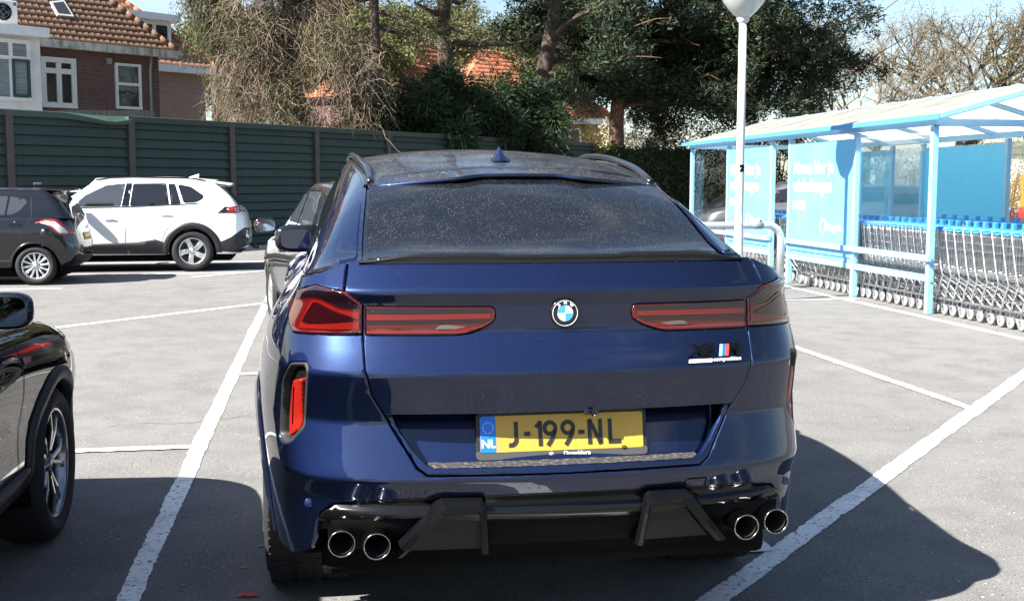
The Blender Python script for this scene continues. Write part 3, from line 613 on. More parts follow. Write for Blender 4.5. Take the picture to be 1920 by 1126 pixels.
for sg in (1, -1):
    fn = lambda u, v, d: (sg * u, d + .022 + .02 * (u / .5) ** 2, v)
    b = MB()
    path_o = [(.235, .40), (.245, .515), (.250, .575), (.262, .588), (.385, .586), (.408, .572), (.47, .492), (.545, .402)]
    path_i = [(.258, .398), (.268, .512), (.272, .535), (.278, .540), (.372, .539), (.385, .532), (.448, .455), (.505, .395)]
    n = len(path_o); rows = []
    for k in range(n):
        (uo, vo), (ui, vi) = path_o[k], path_i[k]; low = max(0, (.5 - vo)) * .35
        rows.append([fn(uo, vo, .10 + low), fn(uo, vo, .004 + low), fn(uo * .8 + ui * .2, vo * .8 + vi * .2, -.016 + low), fn(uo * .35 + ui * .65, vo * .35 + vi * .65, -.022 + low), fn(ui, vi, -.010 + low), fn(ui, vi, .10 + low)])
    b.grid(rows, False); b.build('diffuser_fin', dfm, X6)
    ip = MB(); ip.add([fn(.262, .475, .030), fn(.270, .54, .004), fn(.378, .54, .004), fn(.425, .475, .030), fn(.255, .40, .075), fn(.49, .40, .075)], [(0, 1, 2, 3), (4, 0, 3, 5)]); ip.build('fin_insert', mat('insert_black', (.007, .007, .0075), .45, spec=.25), X6)
    for xx, yy, zz in ((.690, .025, .461), (.585, .01, .452)):
        ex = MB(); ex.lathe([(.039, .30), (.0395, .02), (.0410, .006), (.0415, .001), (.0398, -.002), (.0368, .001), (.0360, .01), (.0360, .06), (.0366, .30)], 36, Matrix.Rotation(-math.pi / 2, 3, 'X'), (sg * xx, yy, zz)); eo = ex.build('exhaust_pipe', mat('dark_chrome', (.30, .30, .31), .16, 1.0), X6)
        MB().lathe([(.0352, .012), (.0348, .2), (.0, .2)], 24, Matrix.Rotation(-math.pi / 2, 3, 'X'), (sg * xx, yy, zz)).build('pipe_inside', mat('soot', (.02, .017, .014), .7, .3), eo)
    rb = MB(); rb.box((sg * .75, .24, .48), (.06, .02, .07), bev=.01); rb.build('heat_shield', mat('rust_brown', (.045, .025, .012), .8, noise=(40., (.02, .012, .008), .4, .6)), X6)
# tow eye cover
tc = round_poly([(.385, .612), (.455, .612), (.455, .563), (.44, .553), (.40, .553), (.385, .57)], .006)
MB().grid([[tuple(S(np.array([u + du]), np.array([v + dv]))[0] + np.array([0, -.002, 0])) for du, dv in ((0, 0), (.003, .003))] for u, v in tc + tc[:1]]).build('tow_eye_cover', deep_black, X6)
# wheels
rimx = mat('black_rim', (.02, .02, .022), .25, .6, coat=.5)
for sg in (-1, 1):
    make_wheel(X6, (sg * .795, 1.10, .377), .377, .315, .275, sg, 10, rimx, rubber, 'multi')
    make_wheel(X6, (sg * .80, 4.07, .372), .372, .295, .272, sg, 10, rimx, rubber, 'multi', blocks=False)
# --- number plate
def plate_pt(u, v, d): return Vector((u, .096 + (v - .765) * .20 - d, v))
np_m = mat('plate_yellow', (.50, .315, .045), .38, noise=(9., (.45, .28, .05), .4, .7)); npk = mat('plate_black', (.02, .02, .021), .45)
fr = MB(); out_ = round_poly([(-.272, .699), (.272, .699), (.272, .829), (-.272, .829)], .016, 5); fr.prism(out_, -.012, .010, plate_pt)
fr.build('plate_frame', mat('frame_black', (.018, .018, .018), .5), X6)
fb = MB(); fb.prism(round_poly([(-.272, .689), (.272, .689), (.274, .715), (-.274, .715)], .012, 4), -.012, .0125, plate_pt); fbo = fb.build('frame_strip', mat('frame_grey', (.06, .06, .062), .5), X6)
plate = MB().prism(round_poly([(-.26, .711), (.26, .711), (.26, .821), (-.26, .821)], .008, 4), -.005, .0135, plate_pt).build('number_plate', np_m, X6)
plate['label'] = 'yellow number plate reading J-199-NL'
MB().prism(round_poly([(-.2595, .7115), (-.211, .7115), (-.211, .8205), (-.2595, .8205)], .006, 3), .012, .0141, plate_pt).build('country_band', mat('eu_blue', (.01, .16, .72), .4), plate)
up = (Vector((0, .20, 1))).normalized(); rt = (1, 0, 0)
white_m = mat('white_print', (.8, .8, .8), .5)
place_text('country_letters', 'NL', .036, white_m, plate, plate_pt(-.235, .737, .0146), rt, up, bold=.0006)
stz = MB()
for k in range(12):
    a = 2 * math.pi * k / 12; c = plate_pt(-.235 + .0165 * math.cos(a), .786 + .0165 * math.sin(a), .0146); V = []
    for j in range(10):
        rr_ = .0027 if j % 2 == 0 else .0012; b_ = math.pi / 2 + j * math.pi / 5; V.append(c + Vector((rr_ * math.cos(b_), 0, rr_ * math.sin(b_))))
    stz.add(V, [tuple(range(10))])
stz.build('star_ring', mat('eu_star', (.75, .75, .3), .5), plate)
def strokes(name, polys):
    b = MB()
    for P in polys: b.prism(P, .013, .0152, plate_pt)
    return b.build(name, npk, plate)
def stroke_path(pts, wd, closed=False):
    """outline of a pen stroke"""
    pts = [np.array(p, float) for p in pts]; n = len(pts); l_, r_ = [], []
    for i in range(n):
        if closed: d = pts[(i + 1) % n] - pts[i - 1]
        else: d = pts[min(i + 1, n - 1)] - pts[max(i - 1, 0)]
        d /= np.hypot(*d); nn = np.array([-d[1], d[0]]) * wd / 2; l_.append(pts[i] + nn); r_.append(pts[i] - nn)
    return l_, r_
def letter(name, paths, ox, sc_=1.0, wd=.0125):
    b = MB(); y0 = .7265; hgt = .0755
    for pts, closed in paths:
        P = [(ox + p[0] * hgt, y0 + p[1] * hgt) for p in pts]; l_, r_ = stroke_path(P, wd, closed); n = len(P)
        for i in range(n if closed else n - 1):
            j = (i + 1) % n; b.prism([tuple(l_[i]), tuple(l_[j]), tuple(r_[j]), tuple(r_[i])], .013, .0154, plate_pt)
    return b.build(name, npk, plate)
arcp = lambda cx_, cy_, r_, a0, a1, n=14, ry=None: [(cx_ + r_ * math.cos(rad(a0 + (a1 - a0) * i / n)), cy_ + (ry or r_) * math.sin(rad(a0 + (a1 - a0) * i / n))) for i in range(n + 1)]
J_ = [([(.30, 1.0), (.30, .30)] + arcp(.07, .30, .23, 0, -110, 8)[1:], False)]
one = [([(-.02, .74), (.02, .80), (.16, .93)], False), ([(.16, 1.0), (.16, 0)], False)]
nine = [(arcp(.27, .70, .23, 0, 360, 24)[:-1], True), ([(.485, .62), (.44, .44), (.30, .2), (.16, .0)], False)]
N_ = [([(.0, 0), (.0, 1)], False), ([(.0, 1), (.46, 0)], False), ([(.46, 0), (.46, 1)], False)]
L_ = [([(.0, 1), (.0, .075)], False), ([(-.08, .08), (.45, .08)], False)]
dash = [([(0, .5), (.26, .5)], False)]
for nm, gl_, ox in (('letter_j', J_, -.170), ('dash', dash, -.122), ('digit_one', one, -.083), ('digit_nine', nine, -.060), ('digit_nine', nine, -.003), ('dash', dash, .051), ('letter_n', N_, .087), ('letter_l', L_, .153)):
    letter(nm, gl_, ox)
place_text('dealer_name', 'Dusseldorp', .0185, white_m, fbo, plate_pt(.045, .7005, .0132), rt, up, bold=.0005)
MB().lathe([(.0058, 0), (.0072, 0)], 20, Matrix.Rotation(math.pi / 2, 3, 'X'), plate_pt(-.038, .7005, .0135)).build('small_ring', white_m, fbo)
place_text('small_mark', 'w', .009, white_m, fbo, plate_pt(-.038, .7005, .0134), rt, up, bold=.0004)
cm = MB(); cm.box((.082, .062, .836), (.05, .05, .02), bev=.006); cm.lathe([(.0, .0), (.006, .0), (.008, .003)], 14, Matrix.Rotation(math.pi / 2, 3, 'X'), (.084, .026, .832)); cm.build('reversing_camera', black_gloss, tailgate)
# --- roundel and model badge
bc = S(np.array([-.0]), np.array([1.143]))[0]; bx, by, bz = -.0, bc[1], 1.143
RX = Matrix.Rotation(math.pi / 2, 3, 'X')
bd = MB(); bd.lathe([(.0465, -.004), (.0465, .006), (.044, .0095), (.040, .0105), (.0, .011)], 48, RX, (bx, by, bz)); badge = bd.build('badge', black_gloss, X6); badge['label'] = 'round badge with blue and white quarters'
MB().lathe([(.0395, .0108), (.0395, .0118), (.0382, .0118), (.0382, .0108)], 48, RX, (bx, by, bz)).build('ring', white_m, badge)
MB().lathe([(.0252, .0112), (.0252, .0118), (.0240, .0118)], 48, RX, (bx, by, bz)).build('inner_ring', chrome, badge)
for k in range(4):
    V = [(bx, by - .0121, bz)] + [(bx + .024 * math.cos(a), by - .0121, bz + .024 * math.sin(a)) for a in np.linspace(k * math.pi / 2, (k + 1) * math.pi / 2, 12)]
    MB().add(V, [tuple(range(13))]).build('quarter', white_m if k in (0, 2) else mat('badge_blue', (.05, .30, .75), .3), badge, fix=False)
for ch_, ang in (('B', 38), ('M', 0), ('W', -38)):
    a = rad(90 + ang); place_text('badge_letter', ch_, .0128, white_m, badge, (bx + .0318 * math.cos(a), by - .0122, bz + .0318 * math.sin(a)), (math.cos(rad(ang)), 0, math.sin(rad(ang))), (-math.sin(rad(ang)), 0, math.cos(rad(ang))), bold=.0004)
mb = link('model_badge', None, None, X6)
def on_gate(x, z, d=.004): p = S(np.array([x]), np.array([z]))[0]; return Vector((p[0], p[1] - d, p[2]))
gt = (on_gate(.55, 1.0) - on_gate(.40, 1.0)).normalized(); gu = (on_gate(.47, 1.03) - on_gate(.47, .985)).normalized()
for tx, x in (('X6', .437), ('M', .548)):
    me = place_text('badge_letters', tx, .055, mat('badge_black', (.003, .003, .003), .3, spec=.2), mb, on_gate(x, 1.017, .003), gt, gu, bold=.0022, extrude=.004, shear=.22, sx=1.25 if tx == 'X6' else 1.0)
for i, c in enumerate(((.22, .52, .80), (.03, .10, .50), (.75, .06, .05))):
    x = .4935 + i * .0115; MB().add([on_gate(x, .9995, .007), on_gate(x + .0115, .9995, .007), on_gate(x + .0205, 1.0345, .007), on_gate(x + .009, 1.0345, .007)], [(0, 1, 2, 3)]).build('colour_stripe', mat('stripe%d' % i, c, .35), mb)
sb = MB(); sb.prism([(.384, .980), (.576, .980), (.580, .996), (.390, .996)], 0, 1, lambda u, v, d: on_gate(u, v, .001 + .003 * d)); sb.build('badge_base', black_gloss, mb)
MB().add([on_gate(.388, .983, .0045), on_gate(.468, .983, .0045), on_gate(.471, .993, .0045), on_gate(.391, .993, .0045)], [(0, 1, 2, 3)]).build('white_bar', white_m, mb)
place_text('badge_word', 'competition', .0172, white_m, mb, on_gate(.522, .990, .005), gt, gu, bold=.0003, shear=.2, sx=1.18)
# ------------------------------------------------------------------ other parked cars
def end_round(n, k):
    """k samples from the end centre (x factor 0) to the flank (x factor 1): (x factor, depth factor)"""
    a = np.linspace(0, math.pi / 2, k); return [(math.sin(t) ** (2 / n), 1 - math.cos(t) ** (2 / n)) for t in a]
def shell(levels, rc0, rc1, n0=3.2, n1=2.8, km=46, ke=12):
    """levels: list of (y_rear, y_front, half-width fn(y), height fn(y)); returns rings of right-hand points from rear centre to front centre"""
    rings = []
    for (y0, y1, wf, zf) in levels:
        row = [(y0 + rc0 * d, xf) for xf, d in end_round(n0, ke)] + [(y, 1.0) for y in np.linspace(y0 + rc0, y1 - rc1, km)[1:-1]] + [(y1 - rc1 * d, xf) for xf, d in reversed(end_round(n1, ke))]
        rings.append([(xf * float(wf(y)), float(y), float(zf(y))) for y, xf in row])
    return rings
def rings_mesh(rings, cap=None, mirror=True):
    """grid over rings; cap adds rings closing over the top to the centre line"""
    R = [list(r) for r in rings]
    if cap:
        top = R[-1]; crown, ks = cap
        for s_ in ks: R.append([(x * s_, y, z + crown * (1 - s_ ** 2) * min(1, abs(x) / .3)) for x, y, z in top])
    V, Fc = [], []; m = len(R[0])
    for sg in ((1, -1) if mirror else (1,)):
        n0 = len(V); V += [(sg * x, y, z) for r in R for x, y, z in r]
        for i in range(len(R) - 1):
            for j in range(m - 1):
                q = (n0 + i * m + j, n0 + i * m + j + 1, n0 + (i + 1) * m + j + 1, n0 + (i + 1) * m + j); Fc.append(q if sg > 0 else q[::-1])
    return V, Fc
def weld(V, Fc, arches=(), keepfn=None):
    bm = bmesh.new(); vs_ = [bm.verts.new(v) for v in V]
    for f in Fc:
        try: bm.faces.new([vs_[i] for i in f])
        except ValueError: pass
    bmesh.ops.remove_doubles(bm, verts=bm.verts, dist=.0008)
    for yc, zc, r in arches:
        kill = [f for f in bm.faces if math.hypot(f.calc_center_median().y - yc, f.calc_center_median().z - zc) < r and f.calc_center_median().z < zc + r]
        bmesh.ops.delete(bm, geom=kill, context='FACES')
        for v in bm.verts:
            if v.is_boundary:
                d = math.hypot(v.co.y - yc, v.co.z - zc)
                if abs(d - r) < .08 and v.co.z > .26: v.co.y = yc + (v.co.y - yc) * r / d; v.co.z = zc + (v.co.z - zc) * r / d
    bmesh.ops.recalc_face_normals(bm, faces=bm.faces)
    for f in bm.faces: f.smooth = True
    return bm
class Car:
    """a parked car; local y runs forward from the rear bumper, z up"""
    def __init__(s, name, label, loc, rotz, sp, group=None):
        s.root = thing(name, label, 'car', loc, rotz, group); s.sp = sp; g = sp
        zb = spline(*zip(*g['sill'])) if isinstance(g['sill'], list) else (lambda y: g['sill'] + 0 * y)
        zt = spline(*zip(*g['belt'])); W = g['W'] / 2
        rear = lambda z: float(np.interp(z, *zip(*g['rear']))); front = lambda z: float(np.interp(z, *zip(*g['front'])))
        wprof = spline(*zip(*g['side']))                                  # height fraction -> width factor
        flare = lambda y: 1 + .012 * math.exp(-((y - g['axr']) / .35) ** 2) + .012 * math.exp(-((y - g['axf']) / .35) ** 2)
        lv = []
        for v in (0, .06, .14, .24, .34, .44, .54, .62, .70, .78, .86, .93, .975, 1.0):
            zr = zb(g['L'] * .1) + (zt(.3) - zb(.3)) * v; zf_ = zb(g['L'] - .3) + (zt(g['L'] - .3) - zb(g['L'] - .3)) * v
            fac = float(wprof(v)); lv.append((rear(float(zr)), front(float(zf_)), lambda y, fac=fac, v=v: W * fac * (1 + (flare(y) - 1) * math.sin(math.pi * min(1, v * 1.15 + .05))), lambda y, v=v: zb(y) + (zt(y) - zb(y)) * v))
        rings = shell(lv, g.get('rc0', .34), g.get('rc1', .55)); V, Fc = rings_mesh(rings, (.03, (.97, .9, .75, .5, .25, 0)))
        bm = weld(V, Fc, [(g['axr'], g['r'], g['arch']), (g['axf'], g['r'], g['arch'])])
        me = bpy.data.meshes.new('body'); bm.to_mesh(me); s.bvh = BVHTree.FromBMesh(bm); bm.free(); s.body = link('body', me, g['paint'], s.root)
        # greenhouse
        G = g['gh']; lv = []
        ry = spline(*zip(*G['rear'])); fy = spline(*zip(*G['front'])); wy = spline(*zip(*G['width'])); rz = spline(*zip(*G['roof']))
        for v in (0, .1, .25, .4, .55, .7, .82, .92, .97, 1.0):
            wv = float(wy(v)); lv.append((float(ry(v)), float(fy(v)), lambda y, wv=wv: wv, lambda y, v=v: (zt(y) - .03) * (1 - v) + float(rz(y)) * v))
        rings = shell(lv, .16, .35, 4, 3, 40, 10); V, Fc = rings_mesh(rings, (G.get('crown', .055), (.985, .95, .88, .75, .55, .3, 0)))
        bm = weld(V, Fc); me = bpy.data.meshes.new('cabin'); bm.to_mesh(me); s.bvh2 = BVHTree.FromBMesh(bm); bm.free(); s.cabin = link('cabin', me, g['paint'], s.root)
        # inside of the arches and the floor
        fl = MB(); fl.box((0, g['L'] / 2, g['r'] * .9), (g['W'] * .72, g['L'] * .86, .30), bev=.05)
        for sg in (-1, 1):
            for yc in (g['axr'], g['axf']): fl.grid([[(sg * xx, yc + (g['arch'] + .012) * math.cos(t), g['r'] + (g['arch'] + .012) * math.sin(t)) for t in np.linspace(-.25, math.pi + .25, 18)] for xx in (W * .955, W * .5)])
        fl.build('underbody', deep_black, s.root)
        for sg in (-1, 1):
            for yc in (g['axr'], g['axf']): make_wheel(s.root, (sg * (W - g['tw'] / 2 - .012), yc, g['r']), g['r'], g['tw'], g['rim'], sg, g['spokes'], g['rim_mat'], g.get('rim_dark', rubber), g['style'], blocks=False, caliper=g.get('caliper'))
    def hit(s, a, b, axis, sg):
        """where a straight push from outside meets the car: axis 'x' (flank), 'y' (rear/front) or 'z' (top)"""
        o, d = {'x': (Vector((sg * 3, a, b)), Vector((-sg, 0, 0))), 'y': (Vector((a, sg * 12, b)), Vector((0, -sg, 0))), 'z': (Vector((a, b, 5)), Vector((0, 0, -1)))}[axis]
        best = None
        for t in (s.bvh, s.bvh2):
            h = t.ray_cast(o, d)
            if h[0] is not None and (best is None or h[3] < best[3]): best = h
        return best
    def patch(s, name, poly, m, axis='x', sg=1, off=.004, st=.05, parent=None, rnd=0, edge=.0):
        if rnd: poly = round_poly(poly, rnd, 4)
        V, T, isb, ow = triangulate(poly, [], st); P = []; ok = []
        for a, b in V:
            h = s.hit(a, b, axis, sg)
            if h is None: P.append((0, 0, 0)); ok.append(False); continue
            nn = h[1] if h[1].dot(Vector((sg if axis == 'x' else 0, sg if axis == 'y' else 0, 1 if axis == 'z' else 0))) > 0 else -h[1]
            P.append(h[0] + nn * off); ok.append(True)
        Fc = [tuple(int(i) for i in t) for t in T if all(ok[int(i)] for i in t)]
        if not Fc: return None
        if edge:
            n0 = len(P); bl = {}
            ec = {}
            for t in Fc:
                for k in range(3):
                    e_ = (t[k], t[(k + 1) % 3])
                    if (e_[1], e_[0]) in ec: del ec[(e_[1], e_[0])]
                    else: ec[e_] = 1
            ax = Vector((sg if axis == 'x' else 0, sg if axis == 'y' else 0, 1 if axis == 'z' else 0))
            for a, b in ec:
                for q in (a, b):
                    if q not in bl: bl[q] = len(P); P.append(Vector(P[q]) - ax * edge)
                Fc.append((b, a, bl[a])); Fc.append((b, bl[a], bl[b]))
        par = {}
        def find(i):
            while par.setdefault(i, i) != i: i = par[i]
            return i
        for f_ in Fc:
            for k in range(1, len(f_)): par[find(f_[k])] = find(f_[0])
        cnt = {}
        for f_ in Fc: cnt[find(f_[0])] = cnt.get(find(f_[0]), 0) + 1
        big = max(cnt, key=cnt.get); Fc = [f_ for f_ in Fc if find(f_[0]) == big]; us = sorted({i for f_ in Fc for i in f_}); ren = {i: k for k, i in enumerate(us)}; P = [P[i] for i in us]; Fc = [tuple(ren[i] for i in f_) for f_ in Fc]
        b_ = MB(); b_.add(P, Fc, True); return b_.build(name, m, parent or s.root)
    def strip(s, name, pts, wd, m, axis='x', sg=1, off=.002, parent=None, proud=0):
        """a thin line (door gap, moulding) laid over the skin"""
        P = resample(pts, .03)[:] if False else []
        for i in range(len(pts) - 1):
            a, b = np.array(pts[i], float), np.array(pts[i + 1], float); k = max(1, int(np.hypot(*(b - a)) / .04))
            P += [a + (b - a) * j / k for j in range(k)]
        P.append(np.array(pts[-1], float)); rows = []
        for i, p in enumerate(P):
            d = P[min(i + 1, len(P) - 1)] - P[max(i - 1, 0)]; d = d / np.hypot(*d); nn = np.array([-d[1], d[0]]) * wd / 2; row = []
            for q in (p + nn, p - nn):
                h = s.hit(q[0], q[1], axis, sg)
                if h is None: row = None; break
                n3 = h[1]; ax = Vector((sg if axis == 'x' else 0, sg if axis == 'y' else 0, 1 if axis == 'z' else 0))
                if n3.dot(ax) < 0: n3 = -n3
                row.append(h[0] + n3 * (off + proud))
            if row: rows.append(row)
        if len(rows) > 1: return MB().grid(rows).build(name, m, parent or s.root)
    def arch_trim(s, m, r0, r1, sides=(1, -1), off=.012, low=.0):
        g = s.sp
        for sg in sides:
            for yc in (g['axr'], g['axf']):
                rows = []
                for t in np.linspace(-.06, math.pi + .06, 36):
                    row = []
                    for k, (rr_, of) in enumerate(((r0, -.03), (r0, off), ((r0 + r1) / 2, off + .006), (r1, off), (r1 + .006, -.012))):
                        y, z = yc + rr_ * math.cos(t), g['r'] + rr_ * math.sin(t)
                        if k == 0 or k == 1: yy, zz = yc + (r1) * math.cos(t), g['r'] + (r1) * math.sin(t)
                        else: yy, zz = y, z
                        h = s.hit(yy, max(zz, .27), 'x', sg); x = h[0].x if h else sg * g['W'] / 2
                        row.append((x + sg * of, y, z))
                    rows.append(row)
                MB().grid(rows).build('arch_trim', m, s.root)
    def mirrors(s, y, z, x, m, glass, size=(.11, .07), sides=(1, -1)):
        for sg in sides:
            h = MB(); rows = []
            for sx, sz, dy in ((.78, .78, -.05), (.97, .96, -.045), (1, 1, 0), (.82, .86, .06), (.3, .35, .10)):
                rows.append([(sg * x + sg * size[0] * sx * math.copysign(abs(math.cos(a)) ** .6, math.cos(a)), y + dy, z + size[1] * sz * math.copysign(abs(math.sin(a)) ** .6, math.sin(a))) for a in np.linspace(0, 2 * math.pi, 25)])
            h.grid(rows); h.add(rows[-1][:-1], [tuple(range(24))]); h.add(rows[0][:-1], [tuple(range(24))]); o = h.build('mirror', m, s.root)
            MB().add([(sg * x + sg * size[0] * .82 * math.copysign(abs(math.cos(a)) ** .5, math.cos(a)), y - .053, z + size[1] * .8 * math.copysign(abs(math.sin(a)) ** .5, math.sin(a))) for a in np.linspace(0, 2 * math.pi, 24, endpoint=False)], [tuple(range(24))]).build('mirror_glass', glass, o)
            MB().beam((sg * (x - size[0] - .08), y + .03, z - size[1] * .75), (sg * (x - size[0] * .3), y + .01, z - size[1] * .8), .07, .035).build('mirror_arm', black_gloss, o)
    def handle(s, y, z, sg, m, ln=.20):
        h = s.hit(y, z, 'x', sg); x = h[0].x if h else sg * .85
        MB().box((x + sg * .022, y, z), (.022, ln, .026), bev=.009).build('door_handle', m, s.root)
        MB().lathe([(.045, 0), (.04, .004), (.0, .004)], 14, Matrix.Rotation(sg * math.pi / 2, 3, 'Y'), (x - sg * .001, y - .02, z)).build('handle_cup', m, s.root)
mirror_glass = mat('mirror_silver', (.8, .82, .85), .015, 1.0)
gap = mat('panel_gap', (.006, .006, .007), .7)
silver = mat('alloy_silver', (.62, .62, .63), .28, .9)
tint = mat('tinted_glass', (.010, .012, .015), .02, spec=.75)
tint_clear = mat('light_tinted_glass', (.035, .042, .05), .02, spec=.75)
plate_y = mat('plate_far', (.62, .42, .06), .4)

# --- white SUV by the fence
white = mat('white_paint', (.80, .80, .81), .35, coat=.8, coatr=.02)
rav = dict(L=4.60, W=1.85, sill=.30, r=.358, axr=.985, axf=3.675, arch=.405, tw=.235, rim=.235, spokes=5, style='five', rim_mat=silver, paint=white,
    belt=[(0, 1.07), (.6, 1.10), (1.4, 1.115), (2.2, 1.10), (3.0, 1.07), (3.5, 1.06), (4.1, .98), (4.5, .86), (4.6, .80)],
    rear=[(.3, .16), (.42, .05), (.62, .0), (.75, .03), (.95, .06), (1.05, .09), (1.12, .16)], front=[(.3, 4.48), (.45, 4.57), (.6, 4.6), (.75, 4.58), (.9, 4.5)],
    side=[(0, .90), (.10, .945), (.25, .965), (.45, .975), (.62, .985), (.78, .975), (.9, .955), (.97, .925), (1, .88)],
    gh=dict(rear=[(0, .14), (.3, .22), (.7, .40), (1, .58)], front=[(0, 3.62), (.35, 3.28), (.7, 2.95), (1, 2.70)], width=[(0, .845), (.3, .80), (.7, .70), (.92, .645), (1, .60)],
            roof=[(0, 1.50), (.5, 1.54), (1.2, 1.595), (2.0, 1.60), (2.7, 1.575), (3.2, 1.5), (3.6, 1.4)], crown=.05))
RAVD = azv(AX - 90 - 1.0); 
rot = math.atan2(RAVD.y, RAVD.x) - math.pi / 2
pw = gnd(362, 509); left = Vector((-RAVD.y, RAVD.x, 0))
loc = pw - RAVD * rav['axr'] - left * (rav['W'] / 2 - .02); loc.z = 0
c = Car('family_suv', 'white SUV with black wheel arches parked along the green fence', loc, rot, rav)
clad = mat('grey_black_cladding', (.014, .015, .018), .42)
for sg in (1, -1):
    c.patch('front_side_window', [(2.90, 1.20), (2.76, 1.33), (2.42, 1.50), (2.10, 1.535), (2.17, 1.145), (2.84, 1.135)], tint_clear, 'x', sg, .004, .05, rnd=.03)
    c.patch('rear_side_window', [(1.97, 1.53), (1.42, 1.535), (1.36, 1.165), (2.02, 1.145)], tint, 'x', sg, .004, .05, rnd=.03)
    c.patch('vent_window', [(1.385, 1.53), (1.27, 1.525), (1.165, 1.185), (1.335, 1.165)], tint, 'x', sg, .004, .05, rnd=.02)
    c.patch('quarter_window', [(1.225, 1.52), (1.0, 1.475), (.78, 1.32), (.80, 1.26), (.90, 1.205), (1.12, 1.19)], tint, 'x', sg, .004, .04, rnd=.04)
    c.patch('centre_pillar', [(2.085, 1.535), (1.985, 1.535), (2.035, 1.145), (2.155, 1.145)], black_gloss, 'x', sg, .003, .05)
    c.strip('window_line', [(2.95, 1.115), (2.0, 1.13), (1.1, 1.17), (.88, 1.185)], .022, gap, 'x', sg, .0045)
    c.strip('door_gap', [(2.13, 1.13), (2.10, .9), (2.10, .52), (2.13, .40)], .009, gap, 'x', sg)
    c.strip('door_gap', [(1.20, 1.17), (1.24, .95), (1.42, .72), (1.50, .52)], .008, gap, 'x', sg)
    c.strip('door_gap', [(3.12, 1.06), (3.14, .8), (3.10, .45)], .008, gap, 'x', sg)
    c.patch('sill_cladding', [(3.3, .33), (3.25, .47), (2.6, .50), (1.95, .52), (1.60, .57), (1.42, .50), (1.40, .31)], clad, 'x', sg, .010, .06, edge=.01)
    c.patch('bumper_cladding', [(.56, .36), (.50, .52), (.32, .60), (.10, .76), (.035, .74), (.02, .45), (.12, .31)], clad, 'x', sg, .008, .05)
    c.patch('tail_light', [(.53, 1.015), (.36, 1.125), (.10, 1.145), (.085, 1.02)], mat('red_lamp_and_reflection', (.24, .010, .008), .12, coat=1), 'x', sg, .008, .04, edge=.01)
    c.patch('tail_light_trim', [(.60, .985), (.50, 1.02), (.37, 1.03), (.36, 1.125), (.42, 1.13), (.56, 1.005)], black_gloss, 'x', sg, .0095, .04)
    c.handle(2.35, .93, sg, white); c.handle(1.42, 1.0, sg, white)
c.arch_trim(clad, .395, .50)
c.patch('rear_window', [(-.58, 1.14), (.58, 1.14), (.50, 1.47), (-.50, 1.47)], tint, 'y', -1, .004, .06, rnd=.04)
c.patch('rear_bumper_cladding', [(-.80, .34), (.80, .34), (.84, .62), (.6, .56), (-.6, .56), (-.84, .62)], clad, 'y', -1, .012, .08, edge=.02)
c.patch('number_plate', [(-.26, .74), (.26, .74), (.26, .85), (-.26, .85)], plate_y, 'y', -1, .015, .1, edge=.01)
c.patch('windscreen', [(-.66, 1.16), (.66, 1.16), (.54, 1.53), (-.54, 1.53)], tint, 'y', 1, .004, .08, rnd=.04)
for sg in (-1, 1): c.patch('headlight', [(sg * .45, .82), (sg * .80, .86), (sg * .86, .90), (sg * .80, .78), (sg * .5, .74)][::sg], mat('lamp_clear', (.5, .52, .55), .1, coat=1), 'y', 1, .006, .05)
c.patch('grille', [(-.42, .45), (.42, .45), (.50, .66), (.40, .80), (-.40, .80), (-.50, .66)], black_gloss, 'y', 1, .006, .06)
sp = MB(); sp.grid([[(x, .30 + .05 * abs(x) + t * .45, 1.535 + .062 * t - .035 * (x / .6) ** 2 + .0) for t in (0, .5, 1)] for x in np.linspace(-.60, .60, 15)]); sp.grid([[(x, .30 + .05 * abs(x) + t * .45, 1.510 + .045 * t - .035 * (x / .6) ** 2) for t in (0, .5, 1)] for x in np.linspace(-.60, .60, 15)]); sp.grid([[(x, .30 + .05 * abs(x), z - .035 * (x / .6) ** 2) for z in (1.510, 1.535)] for x in np.linspace(-.60, .60, 15)]); sp.build('roof_spoiler', white, c.root)
fn_ = MB(); fn_.grid([[(.022 * (1 - t) * math.cos(a) + .004 * math.cos(a), 1.02 - .10 * t + (.09 * (1 - t) + .01) * math.sin(a), 1.635 + .065 * t) for a in np.linspace(0, 2 * math.pi, 13)] for t in np.linspace(0, 1, 6)]); fn_.build('antenna_fin', white, c.root)
for sg in (-1, 1): MB().tube([(sg * .585, y, float(np.interp(y, [.75, 1.0, 2.0, 2.35, 2.6], [1.575, 1.622, 1.640, 1.628, 1.592]))) for y in np.linspace(.75, 2.6, 16)], .016, 6).build('roof_rail', black_gloss, c.root)
c.mirrors(2.86, 1.15, 1.03, white, mirror_glass)
ht = MB(); ht.box((0, -.03, .40), (.45, .06, .05), bev=.01); ht.tube([(0, 0, .38), (0, -.10, .36), (0, -.11, .42)], .022, 8); ht.build('tow_bar', black_plastic, c.root)

